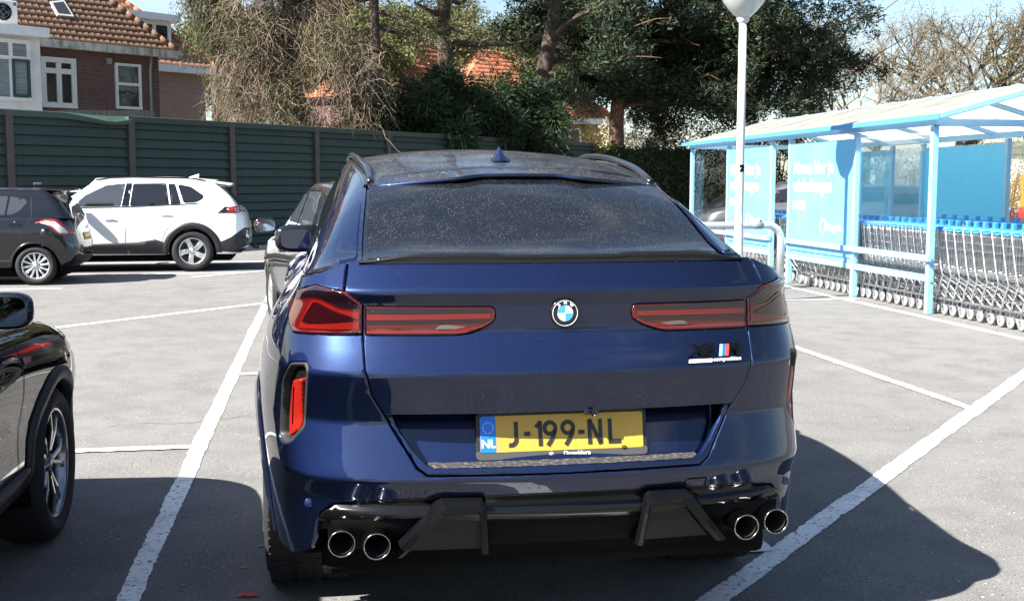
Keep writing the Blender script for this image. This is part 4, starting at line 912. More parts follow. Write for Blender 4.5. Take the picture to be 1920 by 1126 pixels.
# --- black hatchback at the left
blackp = mat('black_paint', (.004, .0045, .007), .25, .3, coat=1.0, coatr=.015)
sw = dict(L=3.85, W=1.695, sill=.27, r=.297, axr=.66, axf=3.09, arch=.345, tw=.185, rim=.205, spokes=12, style='multi', rim_mat=silver, paint=blackp, rc0=.42,
    belt=[(0, 1.02), (.5, 1.05), (1.2, 1.04), (2.0, .99), (2.7, .97), (3.2, .90), (3.7, .76), (3.85, .70)],
    rear=[(.27, .12), (.40, .02), (.55, .0), (.75, .05), (.95, .09), (1.05, .14)], front=[(.27, 3.75), (.45, 3.84), (.6, 3.84), (.8, 3.74)],
    side=[(0, .90), (.10, .945), (.25, .965), (.45, .98), (.62, .99), (.78, .985), (.9, .965), (.97, .93), (1, .88)],
    gh=dict(rear=[(0, .13), (.3, .20), (.7, .32), (1, .46)], front=[(0, 3.05), (.35, 2.75), (.7, 2.42), (1, 2.15)], width=[(0, .765), (.3, .73), (.7, .655), (.92, .61), (1, .57)],
            roof=[(0, 1.40), (.5, 1.425), (1.2, 1.45), (1.8, 1.445), (2.4, 1.40), (3.0, 1.3)], crown=.045))
SWD = azv(AX - 90 - 1.0); pw = gnd(68, 535); left = Vector((-SWD.y, SWD.x, 0)); loc = pw - SWD * sw['axr'] - left * (sw['W'] / 2 - .02); loc.z = 0
c = Car('hatchback', 'small black hatchback with silver spoked wheels at the left edge', loc, math.atan2(SWD.y, SWD.x) - math.pi / 2, sw)
for sg in (1, -1):
    c.patch('rear_side_window', [(1.62, 1.35), (1.02, 1.34), (.80, 1.30), (.77, 1.25), (.87, 1.12), (.98, 1.065), (1.70, 1.045)], tint_clear, 'x', sg, .004, .05, rnd=.04)
    c.patch('front_side_window', [(2.50, 1.10), (2.2, 1.29), (1.72, 1.355), (1.78, 1.04), (2.56, 1.0)], tint_clear, 'x', sg, .004, .05, rnd=.03)
    c.strip('window_bar', [(1.03, 1.35), (1.07, 1.06)], .03, black_gloss, 'x', sg, .006)
    c.strip('door_gap', [(.72, 1.33), (.70, 1.05), (.80, .80), (1.02, .58)], .008, gap, 'x', sg)
    c.strip('door_gap', [(1.70, 1.02), (1.73, .7), (1.75, .36)], .008, gap, 'x', sg)
    tl = c.patch('tail_light', [(.66, .935), (.50, 1.0), (.34, .99), (.18, .86), (.10, .755), (.30, .755), (.40, .86), (.52, .93)], mat('red_lamp_and_reflection', (.24, .010, .008), .12, coat=1), 'x', sg, .008, .035, rnd=.03, edge=.01)
    c.patch('lamp_centre', [(.58, .942), (.49, .975), (.36, .96), (.23, .85), (.19, .785), (.30, .79), (.40, .895)], mat('lamp_clear', (.5, .52, .55), .1, coat=1), 'x', sg, .0105, .03, parent=tl, rnd=.02)
    c.patch('fuel_flap', [(.50 + .075 * math.cos(a), .79 + .075 * math.sin(a)) for a in np.linspace(0, 2 * math.pi, 24, endpoint=False)], blackp, 'x', sg, .003, .05, edge=.004)
    c.handle(.93, .925, sg, blackp)
c.arch_trim(blackp, .335, .365, off=.004)
c.patch('rear_window', [(-.55, 1.08), (.55, 1.08), (.50, 1.36), (-.50, 1.36)], tint, 'y', -1, .004, .06, rnd=.04)
c.patch('number_plate', [(-.26, .66), (.26, .66), (.26, .77), (-.26, .77)], plate_y, 'y', -1, .012, .1, edge=.01)
c.patch('rear_apron', [(-.6, .30), (.6, .30), (.66, .44), (-.66, .44)], black_plastic, 'y', -1, .008, .06)
c.patch('windscreen', [(-.6, 1.0), (.6, 1.0), (.5, 1.36), (-.5, 1.36)], tint, 'y', 1, .004, .08, rnd=.04)
sp = MB(); sp.grid([[(x, .16 + .06 * (x / .5) ** 2 + t * .40, 1.452 + .02 * t - .03 * (x / .55) ** 2) for t in (0, .5, 1)] for x in np.linspace(-.56, .56, 15)]); sp.grid([[(x, .16 + .06 * (x / .5) ** 2 + t * .40, 1.425 + .01 * t - .03 * (x / .55) ** 2) for t in (0, .5, 1)] for x in np.linspace(-.56, .56, 15)]); sp.grid([[(x, .16 + .06 * (x / .5) ** 2, z - .03 * (x / .55) ** 2) for z in (1.425, 1.452)] for x in np.linspace(-.56, .56, 15)]); sp.build('roof_spoiler', blackp, c.root)
MB().box((0, .75, 1.52), (.05, .14, .06), bev=.02).build('antenna_fin', black_plastic, c.root)
c.mirrors(2.35, 1.08, .95, blackp, mirror_glass)

# --- grey car ahead of the blue one
greyp = mat('grey_brown_paint', (.045, .042, .040), .28, .7, coat=1.0, coatr=.02)
gc = dict(L=4.30, W=1.80, sill=.28, r=.315, axr=.80, axf=3.45, arch=.36, tw=.205, rim=.215, spokes=10, style='multi', rim_mat=silver, paint=greyp, rc0=.40,
    belt=[(0, 1.03), (.6, 1.06), (1.4, 1.06), (2.2, 1.03), (3.0, 1.0), (3.5, .96), (4.0, .84), (4.3, .72)],
    rear=[(.28, .12), (.42, .02), (.6, .0), (.85, .05), (1.05, .12)], front=[(.28, 4.2), (.45, 4.29), (.6, 4.3), (.85, 4.18)],
    side=[(0, .90), (.10, .945), (.25, .965), (.45, .98), (.62, .99), (.78, .98), (.9, .96), (.97, .93), (1, .88)],
    gh=dict(rear=[(0, .16), (.3, .24), (.7, .40), (1, .60)], front=[(0, 3.45), (.35, 3.10), (.7, 2.70), (1, 2.40)], width=[(0, .81), (.3, .775), (.7, .69), (.92, .635), (1, .59)],
            roof=[(0, 1.48), (.5, 1.50), (1.2, 1.535), (2.0, 1.535), (2.7, 1.47), (3.4, 1.3)], crown=.05))
GD = azv(-19.8); pw = gnd(508, 600); right = Vector((GD.y, -GD.x, 0)); loc = pw - GD * gc['axf'] + right * (gc['W'] / 2 - .02); loc.z = 0
c = Car('grey_car', 'grey-brown hatchback with silver wheels half hidden ahead of the blue car', loc, math.atan2(GD.y, GD.x) - math.pi / 2, gc)
for sg in (1, -1):
    c.patch('front_side_window', [(2.92, 1.12), (2.6, 1.34), (2.05, 1.45), (2.08, 1.10), (2.96, 1.06)], tint_clear, 'x', sg, .004, .05, rnd=.03)
    c.patch('rear_side_window', [(1.98, 1.455), (1.30, 1.455), (1.16, 1.12), (2.0, 1.10)], tint_clear, 'x', sg, .004, .05, rnd=.03)
    c.patch('quarter_window', [(1.22, 1.45), (.95, 1.40), (.80, 1.25), (.86, 1.15), (1.10, 1.12)], tint, 'x', sg, .004, .05, rnd=.03)
    c.strip('chrome_line', [(3.0, 1.045), (2.0, 1.085), (1.1, 1.11), (.80, 1.14), (.76, 1.26), (.95, 1.425), (1.3, 1.475), (2.05, 1.47), (2.6, 1.36), (3.0, 1.10)], .016, chrome, 'x', sg, .006)
    c.strip('door_gap', [(2.03, 1.08), (2.02, .8), (2.06, .40)], .008, gap, 'x', sg)
    c.strip('door_gap', [(1.05, 1.10), (1.12, .86), (1.32, .62), (1.35, .42)], .008, gap, 'x', sg)
    c.strip('door_gap', [(3.02, 1.02), (3.02, .7), (2.98, .4)], .008, gap, 'x', sg)
    c.patch('tail_light', [(.42, .86), (.36, 1.06), (.14, 1.08), (.10, .84)], mat('red_lamp_and_reflection', (.24, .010, .008), .12, coat=1), 'x', sg, .008, .04, rnd=.02, edge=.01)
    c.handle(2.22, .93, sg, greyp); c.handle(1.28, .95, sg, greyp)
    c.strip('body_crease', [(3.2, .90), (2.0, .905), (.6, .92)], .012, greyp, 'x', sg, .004)
c.arch_trim(greyp, .35, .38, off=.003)
c.patch('rear_window', [(-.60, 1.10), (.60, 1.10), (.54, 1.44), (-.54, 1.44)], tint, 'y', -1, .004, .06, rnd=.04)
c.patch('windscreen', [(-.62, 1.06), (.62, 1.06), (.52, 1.42), (-.52, 1.42)], tint, 'y', 1, .004, .08, rnd=.04)
c.patch('number_plate', [(-.26, .72), (.26, .72), (.26, .83), (-.26, .83)], plate_y, 'y', -1, .012, .1, edge=.01)
c.mirrors(2.70, 1.10, 1.02, black_gloss, mirror_glass, (.115, .075))

# --- dark car at the left edge of the frame
darkp = mat('dark_brown_paint', (.003, .003, .003), .5, .0, spec=.0, coat=1.0, coatr=.008)
dc = dict(L=4.25, W=1.79, sill=.30, r=.335, axr=.82, axf=3.42, arch=.375, tw=.225, rim=.242, spokes=5, style='double', rim_mat=mat('rim_dark_silver', (.30, .30, .31), .22, 1.0), paint=darkp, caliper=mat('caliper_blue', (.01, .03, .30), .35),
    belt=[(0, 1.03), (.6, 1.05), (1.4, 1.05), (2.2, 1.02), (2.9, .99), (3.4, .955), (3.9, .86), (4.2, .72), (4.25, .68)],
    rear=[(.28, .12), (.42, .02), (.6, .0), (.85, .05), (1.05, .12)], front=[(.28, 4.12), (.45, 4.23), (.6, 4.25), (.85, 4.12)],
    side=[(0, .90), (.10, .945), (.25, .955), (.40, .955), (.55, .975), (.70, .992), (.82, .985), (.92, .96), (.97, .93), (1, .88)],
    gh=dict(rear=[(0, .18), (.3, .26), (.7, .42), (1, .62)], front=[(0, 3.35), (.35, 3.02), (.7, 2.65), (1, 2.35)], width=[(0, .80), (.3, .765), (.7, .68), (.92, .625), (1, .58)],
            roof=[(0, 1.44), (.5, 1.47), (1.2, 1.495), (2.0, 1.49), (2.6, 1.43), (3.3, 1.28)], crown=.05))
DD = azv(-9.0); pw = Vector((-1.965, 4.86, 0)); right = Vector((DD.y, -DD.x, 0)); loc = pw - DD * dc['axf'] - right * (dc['W'] / 2 - .012); loc.z = 0
c = Car('dark_car', 'dark glossy car cut by the left edge, black wheel with blue brake caliper', loc, math.atan2(DD.y, DD.x) - math.pi / 2, dc)
for sg in (1, -1):
    c.patch('front_side_window', [(2.86, 1.10), (2.5, 1.32), (1.95, 1.42), (1.98, 1.08), (2.90, 1.04)], tint, 'x', sg, .004, .05, rnd=.03)
    c.patch('rear_side_window', [(1.88, 1.425), (1.15, 1.41), (.85, 1.28), (.95, 1.11), (1.90, 1.08)], tint, 'x', sg, .004, .05, rnd=.03)
    c.strip('door_gap', [(2.86, 1.0), (2.90, .7), (2.88, .42)], .008, gap, 'x', sg)
    c.strip('door_gap', [(1.93, 1.07), (1.94, .7), (1.96, .42)], .008, gap, 'x', sg)
    c.patch('sill_cladding', [(3.08, .31), (3.06, .42), (1.24, .42), (1.20, .31)], black_plastic, 'x', sg, .012, .06, edge=.012)
    c.handle(2.1, .92, sg, darkp); c.handle(1.2, .94, sg, darkp)
    c.patch('red_reflection', [(3.02, .86), (2.9, .87), (2.9, .845), (3.0, .84)], mat('red_lamp_and_reflection', (.24, .010, .008), .12, coat=1), 'x', sg, .004, .04)  # red patch that paints a reflection onto the glossy flank, no lamp
c.arch_trim(black_plastic, .365, .42, off=.012)
c.patch('windscreen', [(-.6, 1.05), (.6, 1.05), (.52, 1.40), (-.52, 1.40)], tint, 'y', 1, .004, .08, rnd=.04)
c.patch('rear_window', [(-.58, 1.08), (.58, 1.08), (.52, 1.40), (-.52, 1.40)], tint, 'y', -1, .004, .06, rnd=.04)
for sg in (-1, 1): c.patch('headlight', [(sg * .45, .74), (sg * .80, .80), (sg * .80, .70), (sg * .5, .66)][::sg], mat('lamp_clear', (.5, .52, .55), .1, coat=1), 'y', 1, .006, .05)
c.mirrors(2.72, 1.075, .88, blackp, mat('mirror_dim', (.25, .27, .30), .02, 1.0), (.098, .068))
# ------------------------------------------------------------------ green fence
slat_m = mat('green_slat', (.034, .052, .043), .55, spec=.3, noise=[(.5, (.042, .056, .046), .45, .7), (14., (.021, .034, .028), .5, .75, (1, 1, .15))])
post_m = mat('brown_post', (.052, .043, .044), .6, noise=(4., (.065, .052, .048), .4, .6))
FB = Vector((-6.09, 28.31, 0)); FD = azv(AX2); FN = Vector((FD.y, -FD.x, 0))        # FN looks to the camera
fence = thing('fence', 'tall dark green fence of horizontal slats between brown posts', 'fence', FB, math.atan2(FD.y, FD.x))
# local: x along the fence, -y to the camera
FH = 2.98; BAY = 2.87; SL = .203
slat_me = None
sm = MB(); prof = [(.0, 0), (-.050, .010), (-.054, .018), (-.016, .150), (-.012, .165), (.0, .196)]
sm.grid([[(x, y, z) for y, z in prof] for x in (0, BAY - .16)], False); slat_me = sm.mesh('slat')
slat_me.materials.append(slat_m)
pm = MB(); pm.box((0, -.03, FH / 2 - .02), (.16, .16, FH), bev=.012); post_me = pm.mesh('post'); post_me.materials.append(post_m)
t0 = -6.85 - 2 * BAY
for k in range(11):
    o = link('post', post_me, None, fence, (t0 + k * BAY, 0, 0))
    if k == 10: break
    for j in range(14):
        link('slat', slat_me, None, fence, (t0 + k * BAY + .08, random.uniform(-.004, .004), .06 + j * SL))
    cp = MB(); x0, x1 = t0 + k * BAY, t0 + (k + 1) * BAY; n = 12; V = []
    dent = (k == 2)
    for i in range(n + 1):
        x = x0 + (x1 - x0) * i / n; t = i / n; dz = -.16 * max(0, 1 - abs(t - .80) / .35) if dent else 0; ty = -.05 * max(0, 1 - abs(t - .75) / .35) if dent else 0
        V.append([(x, -.10 + ty * 2, FH - .13 + dz * .6), (x, -.105 + ty * 2.5, FH - .01 + dz), (x, .06, FH + .01 + dz * .2), (x, .07, FH - .12)])
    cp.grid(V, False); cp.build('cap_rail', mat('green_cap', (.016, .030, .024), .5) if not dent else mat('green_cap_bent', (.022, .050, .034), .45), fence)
bk = MB(); bk.box((t0 + 5 * BAY, .05, 1.4), (10 * BAY, .04, 2.75)); bk.build('backing_board', mat('fence_back', (.01, .016, .014), .8), fence)
sd = MB(); sd.grid([[tuple(FB + FD * u - FN * 0 + FN * d + Vector((0, 0, .012 + .03 * math.exp(-d * 2) + random.uniform(0, .01)))) for d in (.0, .35, .7, 1.05)] for u in np.linspace(-14, 24, 70)], False)
sd.build('soil_strip', soil, kind='structure')
kb = MB(); kb.beam(FB + FD * -14 + FN * 1.15 + Vector((0, 0, .02)), FB + FD * 24 + FN * 1.15 + Vector((0, 0, .02)), .12, .14); kb.build('kerb', mat('concrete', (.30, .29, .27), .85, noise=(8., (.22, .21, .19), .4, .7)), kind='structure')
# ------------------------------------------------------------------ houses behind the fence
brick_dark = mat('dark_brick', (.085, .042, .034), .85)
def brick_nodes(m, c1, c2, mortar, scale=1.0):
    n = m.node_tree.nodes; l = m.node_tree.links.new; b = n['Principled BSDF']; t = n.new('ShaderNodeTexBrick'); tc = n.new('ShaderNodeTexCoord')
    t.inputs['Color1'].default_value = (*c1, 1); t.inputs['Color2'].default_value = (*c2, 1); t.inputs['Mortar'].default_value = (*mortar, 1); t.inputs['Scale'].default_value = scale
    t.inputs['Mortar Size'].default_value = .008; t.inputs['Brick Width'].default_value = .22; t.inputs['Row Height'].default_value = .065; t.offset = .5
    cb = n.new('ShaderNodeCombineXYZ'); sp_ = n.new('ShaderNodeSeparateXYZ'); ad = n.new('ShaderNodeMath'); l(tc.outputs['Object'], sp_.inputs[0]); l(sp_.outputs[0], ad.inputs[0]); l(sp_.outputs[1], ad.inputs[1]); l(ad.outputs[0], cb.inputs[0]); l(sp_.outputs[2], cb.inputs[1]); l(cb.outputs[0], t.inputs[0]); l(t.outputs[0], b.inputs['Base Color'])
    bp = n.new('ShaderNodeBump'); bp.inputs['Strength'].default_value = .6; bp.inputs['Distance'].default_value = .008; bp.invert = True; l(t.outputs['Fac'], bp.inputs['Height']); l(bp.outputs[0], b.inputs['Normal'])
brick_nodes(brick_dark, (.14, .062, .048), (.09, .042, .036), (.18, .15, .135))
brick_pale = mat('pale_brick', (.30, .20, .15), .85); brick_nodes(brick_pale, (.34, .22, .17), (.26, .17, .13), (.36, .31, .27))
white_brick = mat('white_painted_brick', (.70, .69, .66), .8, noise=(2.5, (.58, .57, .54), .45, .75), bump=(25., .4, (1, 1, 3)))
frame_w = mat('white_frame', (.74, .74, .72), .5, noise=(6., (.62, .62, .60), .45, .75))
frame_weather = mat('weathered_gutter_board', (.50, .49, .45), .7, noise=(5., (.20, .21, .17), .45, .65, (1, 1, .4)))
win_m = mat('house_glass', (.02, .024, .028), .03, spec=.7); blind_m = mat('window_blind', (.26, .28, .28), .6, noise=(40., (.16, .175, .18), .45, .55, (.02, .02, 1)))
zinc = mat('zinc', (.28, .29, .30), .5, .3)
tile_a = mat('clay_tile', (.18, .098, .062), .85, noise=[(1.5, (.12, .064, .042), .4, .65), (20., (.09, .075, .05), .50, .70)])
tile_o = mat('orange_tile', (.36, .13, .065), .8, noise=[(2., (.30, .10, .055), .4, .65), (16., (.30, .12, .07), .6, .8)])
tile_b = mat('brown_tile', (.27, .15, .10), .8, noise=[(2., (.20, .11, .08), .4, .65), (18., (.34, .21, .14), .6, .8)])
def tile_mesh(wd, ln, m, name='roof_tile'):
    """a pantile: one rounded wave, lower end proud; local x along the eave, y up the slope, z off the roof"""
    b = MB(); pr = [(-.5, .0), (-.42, .0), (-.30, .008), (.0, .012), (.26, .016), (.38, .030), (.47, .030), (.52, .010)]
    rows = []
    for y, dz in ((-.02, .03), (0, .03), (ln * 1.08, .0)): rows.append([(x * wd, y, z + dz) if y >= 0 else (x * wd, .0, z + dz - .028) for x, z in pr])
    b.grid(rows, True); me = b.mesh(name); me.materials.append(m); return me
def tiled_plane(parent, O, ux, uy, clip, wd, ln, m, limit=300, prefer=None, part_name='roof_tile'):
    """lay tiles over a sloping plane; the first `limit` (those showing largest) as parts, the rest as one"""
    me = tile_mesh(wd, ln, m); ux, uy = Vector(ux).normalized(), Vector(uy).normalized(); un = ux.cross(uy); cells = []
    x0, x1, y1 = clip[0], clip[1], clip[2]; fn = clip[3]
    j = 0
    while j * ln < y1:
        i = 0
        while x0 + i * wd < x1:
            x = x0 + (i + .5) * wd; y = j * ln
            if fn(x, y + ln * .5): cells.append((x, y))
            i += 1
        j += 1
    if prefer: cells.sort(key=lambda c_: 0 if prefer(*c_) else 1)
    M = Matrix((ux, uy, un)).transposed(); inv = parent.matrix_world.inverted()
    for x, y in cells[:limit]:
        o = link(part_name, me, None, parent); M4 = M.to_4x4(); jit = Matrix.Rotation(random.gauss(0, .012), 4, 'X') @ Matrix.Rotation(random.gauss(0, .012), 4, 'Z'); M4 = M4 @ jit; M4.translation = O + ux * x + uy * y + un * random.gauss(.004, .003); o.matrix_local = M4
    if len(cells) > limit:
        b = MB(); vv = [v.co.copy() for v in me.vertices]; ff = [tuple(p.vertices) for p in me.polygons]
        for x, y in cells[limit:]: b.add([O + M @ v + ux * x + uy * y for v in vv], ff, True)
        o = b.build('roof_tiles_far', m, parent, fix=False); o['kind'] = 'stuff'
def quad_wall(parent, name, m, P, th=.25, nrm=None):
    """a slab whose front face is the polygon P"""
    P = [Vector(p) for p in P]; nn = nrm or (P[1] - P[0]).cross(P[2] - P[0]).normalized(); n = len(P)
    b = MB(); b.add(P + [p - nn * th for p in P], [tuple(range(n)), tuple(range(2 * n - 1, n - 1, -1))] + [((i + 1) % n, i, n + i, n + (i + 1) % n) for i in range(n)]); return b.build(name, m, parent)
def facade_window(parent, O, d, nn, u0, u1, z0, z1, mullions=(), transoms=(), fm=None, gm=None, fw=.07, name='window'):
    """window on a wall: frame bars and one pane for every opening; O + d*u along the wall, nn out of it"""
    fm = fm or frame_w; gm = gm or win_m; up_ = Vector((0, 0, 1)); O = Vector(O)
    pt = lambda u, z, k: O + d * u + up_ * z + nn * k
    fr_ = MB(); us = [u0] + sorted(mullions) + [u1]; zs = [z0] + sorted(transoms) + [z1]
    for z in zs: fr_.beam(pt(u0 - fw / 2, z, .03), pt(u1 + fw / 2, z, .03), .10, fw)
    fo = None
    for u in us: fr_.beam(pt(u, z0 + fw / 2 + .001, .026), pt(u, z1 - fw / 2 - .001, .026), fw, .09, up=tuple(nn))
    fo = fr_.build(name, fm, parent)
    for i in range(len(us) - 1):
        for j in range(len(zs) - 1):
            MB().add([pt(us[i] + .03, zs[j] + .03, .012), pt(us[i + 1] - .03, zs[j] + .03, .012), pt(us[i + 1] - .03, zs[j + 1] - .03, .012), pt(us[i] + .03, zs[j + 1] - .03, .012)], [(0, 1, 2, 3)]).build('pane', gm, fo)
    return fo
Z = Vector((0, 0, 1))
# --- house 1, dark brick
hd = azv(43); hn = Vector((hd.y, -hd.x, 0)); C1 = Vector(at(297, 110, 36.0)); C1.z = 0; EAVE = 5.55
h1 = thing('brick_house', 'dark brick house with weathered orange tiled roof behind the fence at left', 'house', (0, 0, 0))
quad_wall(h1, 'wall', brick_dark, [C1 - hd * 11, C1, C1 + Z * (EAVE - .05), C1 - hd * 11 + Z * (EAVE - .05)], 6, hn)
slope = rad(47); uy = (-hn * math.cos(slope) + Z * math.sin(slope)); RO = C1 + hn * .42 + hd * .38 + Z * (EAVE + .02)
rf_ = MB(); 
apex = 3.9
rf_.add([RO, RO - hd * 12, RO - hd * 12 + uy * apex / math.cos(slope), RO - hd * apex + uy * apex / math.cos(slope)], [(0, 1, 2, 3)])
rf_.add([RO, RO - hd * apex + uy * apex / math.cos(slope), RO - hn * apex * 2], [(0, 1, 2)])
roof1 = rf_.build('roof', tile_b, h1)
tiled_plane(roof1, RO + uy.cross(hd) * 0, -hd * -1, uy, (-9.0, .0, 5.6, lambda x, y: x < -y * math.cos(slope) - .03), .19, .255, tile_a, 300, lambda x, y: x > -6.6 - y * .3 and y < 2.9)
hip = MB()
for k in range(22):
    a = RO - hd * apex * k / 22 + uy * (apex / math.cos(slope)) * k / 22 + Z * .05; b_ = RO - hd * apex * (k + 1.12) / 22 + uy * (apex / math.cos(slope)) * (k + 1.12) / 22 + Z * .075
    me_ = MB().tube([b_, a], [.08, .10], 8); me_.build('hip_tile', tile_a, roof1)
gt_ = MB(); gt_.beam(RO + hd * .12 - hn * .02 + Z * -.08, RO - hd * 7.4 - hn * .02 + Z * -.08, .16, .22); gt_.build('gutter_board', frame_weather, h1)
gs = MB(); gs.beam(RO + hd * .12 - hn * .02 - Z * .02, RO + hd * .12 - hn * 4 - Z * .02, .16, .20); gs.build('gutter_board', frame_weather, h1)
def uat(px, O, d):        # distance along a wall whose image column is px
    k = (px - CX) / F; kk = k * math.cos(PITCH) if False else k; return (O.x - kk * O.y) / (kk * d.y - d.x)
def zat(py, P): return CAMH + (343 - py) / F * P.y
def win_px(parent, O, d, nn, x0, x1, y0, y1, **k):
    u0, u1 = uat(x0, O, d), uat(x1, O, d); P0 = O + d * (u0 + u1) / 2; return facade_window(parent, O, d, nn, u0, u1, zat(y1, P0), zat(y0, P0), **k)
u0, u1 = uat(93, C1, hd), uat(149, C1, hd); um = (u0 + u1) / 2; Pm = C1 + hd * um
facade_window(h1, C1, hd, hn, u0, u1, zat(200, Pm), zat(118, Pm), [um], [zat(138, Pm)], fw=.15, name='garden_door')
win_px(h1, C1, hd, hn, 228, 271, 127, 205, fw=.08)
u0, u1 = uat(228, C1, hd), uat(271, C1, hd); Pm = C1 + hd * (u0 + u1) / 2; MB().beam(C1 + hd * u0 + hn * .04 + Z * zat(162, Pm), C1 + hd * u1 + hn * .04 + Z * zat(162, Pm), .08, .08).build('transom', frame_w, h1)
ve = MB(); Pm = C1 + hd * uat(214, C1, hd); ve.box(Pm + hn * .03 + Z * zat(120, Pm), (.16, .16, .18), Matrix.Rotation(-rad(43) + math.pi / 2, 3, 'Z')); ve.build('vent', zinc, h1)
Pm = C1 + hd * uat(289, C1, hd); MB().tube([Pm + hn * .09 + Z * 2, Pm + hn * .09 + Z * 5.0, Pm + hn * .2 + Z * 5.4], .045, 8).build('drainpipe', zinc, h1)
pb = MB(); ua, ub = uat(92, C1, hd), uat(268, C1, hd); pb.beam(C1 + hd * ua + hn * .9 + Z * (zat(203, Pm) - .42), C1 + hd * ub + hn * .9 + Z * (zat(203, Pm) - .30), .1, .26); pb.build('balcony_edge', mat('grey_slates', (.22, .21, .19), .85, noise=(6., (.12, .12, .11), .4, .6, (4, 4, .3))), h1)
# roof window
def roof_pt(px, py):       # where a pixel's ray meets the roof plane
    e = Vector((0, 0, CAMH)); p = at(px, py, 30.0); d = (p - e).normalized(); nn = hd.cross(uy); return e + d * ((RO - e).dot(nn) / d.dot(nn))
q = [roof_pt(92, 8), roof_pt(118, 5), roof_pt(137, 36), roof_pt(106, 33)]; nr = hd.cross(uy).normalized()
sk = MB(); sk.add([p + nr * .10 for p in q] + [p - nr * .05 for p in q], [(0, 1, 2, 3), (0, 4, 5, 1), (1, 5, 6, 2), (2, 6, 7, 3), (3, 7, 4, 0)]); so_ = sk.build('roof_window', mat('skylight_frame', (.35, .36, .36), .5), h1)
cq = sum(q, Vector()) / 4; MB().add([cq + (p - cq) * .78 + nr * .105 for p in q], [(0, 1, 2, 3)]).build('pane', win_m, so_)
# white extension with flat roof
E1 = C1 + hd * uat(90, C1, hd) + hn * 1.2; 
ue = uat(90, E1, hd); E1 = E1 + hd * ue
quad_wall(h1, 'extension_wall', white_brick, [E1 - hd * 5, E1, E1 + Z * (zat(78, E1)), E1 - hd * 5 + Z * (zat(78, E1))], 2.2, hn)
fc = MB(); zf = zat(70, E1); fc.beam(E1 + hd * .12 + hn * .12 + Z * zf, E1 - hd * 5 + hn * .12 + Z * zf, .5, .26); fc.build('flat_roof_fascia', frame_w, h1)
win_px(h1, E1, hd, hn, -30, 67, 82, 188, mullions=[uat(34, E1, hd)], transoms=[zat(118, E1)], fw=.10, gm=blind_m)
u0, u1 = uat(37, E1, hd), uat(65, E1, hd); facade_window(h1, E1 + hn * .04, hd, hn, u0, u1, zat(185, E1), zat(122, E1), fw=.07, fm=mat('dark_green_sash', (.03, .055, .05), .5), gm=blind_m, name='sash')
# air conditioner
Ea = E1 + hd * uat(22, E1, hd); za = zat(58, Ea) + .03; ac = thing('air_conditioner', 'white outdoor air conditioner unit on the flat white extension roof', 'air conditioner', Ea - hn * .1 + Z * za, -rad(43) + math.pi / 2)
MB().box((0, 0, .36), (.82, .32, .66), bev=.02).build('casing', frame_w, ac)
MB().lathe([(.235, .0), (.235, .012), (.0, .012)], 32, RX, (.02, -.155, .37)).build('fan_opening', deep_black, ac)
fanb = MB()
for k in range(4): fanb.prism([(.03, -.03), (.2, -.09), (.21, .05), (.03, .03)], 0, 1, lambda u, v, d, k=k: (.02 + u * math.cos(k * 1.571) - v * math.sin(k * 1.571), -.172 - .003 * d, .37 + u * math.sin(k * 1.571) + v * math.cos(k * 1.571)))
fanb.build('fan', mat('fan_grey', (.03, .03, .032), .5), ac)
gl_ = MB()
for rr_ in (.08, .15, .22): gl_.lathe([(rr_, .018), (rr_ + .006, .02), (rr_, .022)], 28, RX, (.02, -.158, .37))
gl_.build('guard', zinc, ac)
MB().box((.34, -.162, .60), (.08, .006, .08)).build('maker_label', mat('label_blue', (.08, .16, .30), .5), ac)
MB().box((0, 0, .015), (.7, .3, .04)).build('foot', zinc, ac)

# --- house 2, pale brick with a white dormer
d2 = azv(43); n2 = Vector((d2.y, -d2.x, 0)); C2 = Vector(at(384, 140, 46)); C2.z = 0; C2b = Vector(C2)
h2 = thing('dormer_house', 'pale brick house with brown roof, white dormer and solar panels', 'house')
quad_wall(h2, 'wall', brick_pale, [C2 - d2 * 7, C2, C2 + Z * 5.9, C2 - d2 * 7 + Z * 5.9], 7, n2)
RO2 = C2 + n2 * .4 + d2 * .4 + Z * 6.0; s2 = rad(45); uy2 = -n2 * math.cos(s2) + Z * math.sin(s2)
r2 = MB(); r2.add([RO2, RO2 - d2 * 8, RO2 - d2 * 8 + uy2 * 6, RO2 - d2 * 4.24 + uy2 * 6], [(0, 1, 2, 3)]); r2.add([RO2, RO2 - d2 * 4.24 + uy2 * 6, RO2 - n2 * 8.4], [(0, 1, 2)])
roof2 = r2.build('roof', tile_b, h2)
tiled_plane(roof2, RO2, d2, uy2, (-7.8, 0, 5.9, lambda x, y: x < -y * .707 - .05), .25, .30, tile_b, 180)
uy2r = (-d2 * math.cos(s2) + Z * math.sin(s2)); tiled_plane(roof2, RO2 - n2 * 8.4, n2, uy2r, (0, 8.4, 5.9, lambda x, y: x < 8.35 - y * .707 and x > y * .707), .25, .30, tile_b, 110)
for k in range(20): MB().tube([RO2 - d2 * 4.24 * (k + 1.1) / 20 + uy2 * 6 * (k + 1.1) / 20 + Z * .08, RO2 - d2 * 4.24 * k / 20 + uy2 * 6 * k / 20 + Z * .05], [.10, .125], 8).build('hip_tile', tile_o, roof2)
fa = MB(); fa.beam(RO2 + n2 * .05 + d2 * .1 - Z * .1, RO2 + n2 * .05 - d2 * 8 - Z * .1, .14, .26); fa.build('gutter_board', frame_w, h2)
fa = MB(); fa.beam(RO2 + d2 * .1 - Z * .1 + n2 * .1, RO2 + d2 * .1 - n2 * 8 - Z * .1, .14, .26); fa.build('gutter_board', frame_w, h2)
D2 = C2 + n2 * -.7; ua, ub = uat(250, D2, d2), uat(330, D2, d2); zb_, zt_ = zat(98, D2 + d2 * ub), zat(50, D2 + d2 * ub)
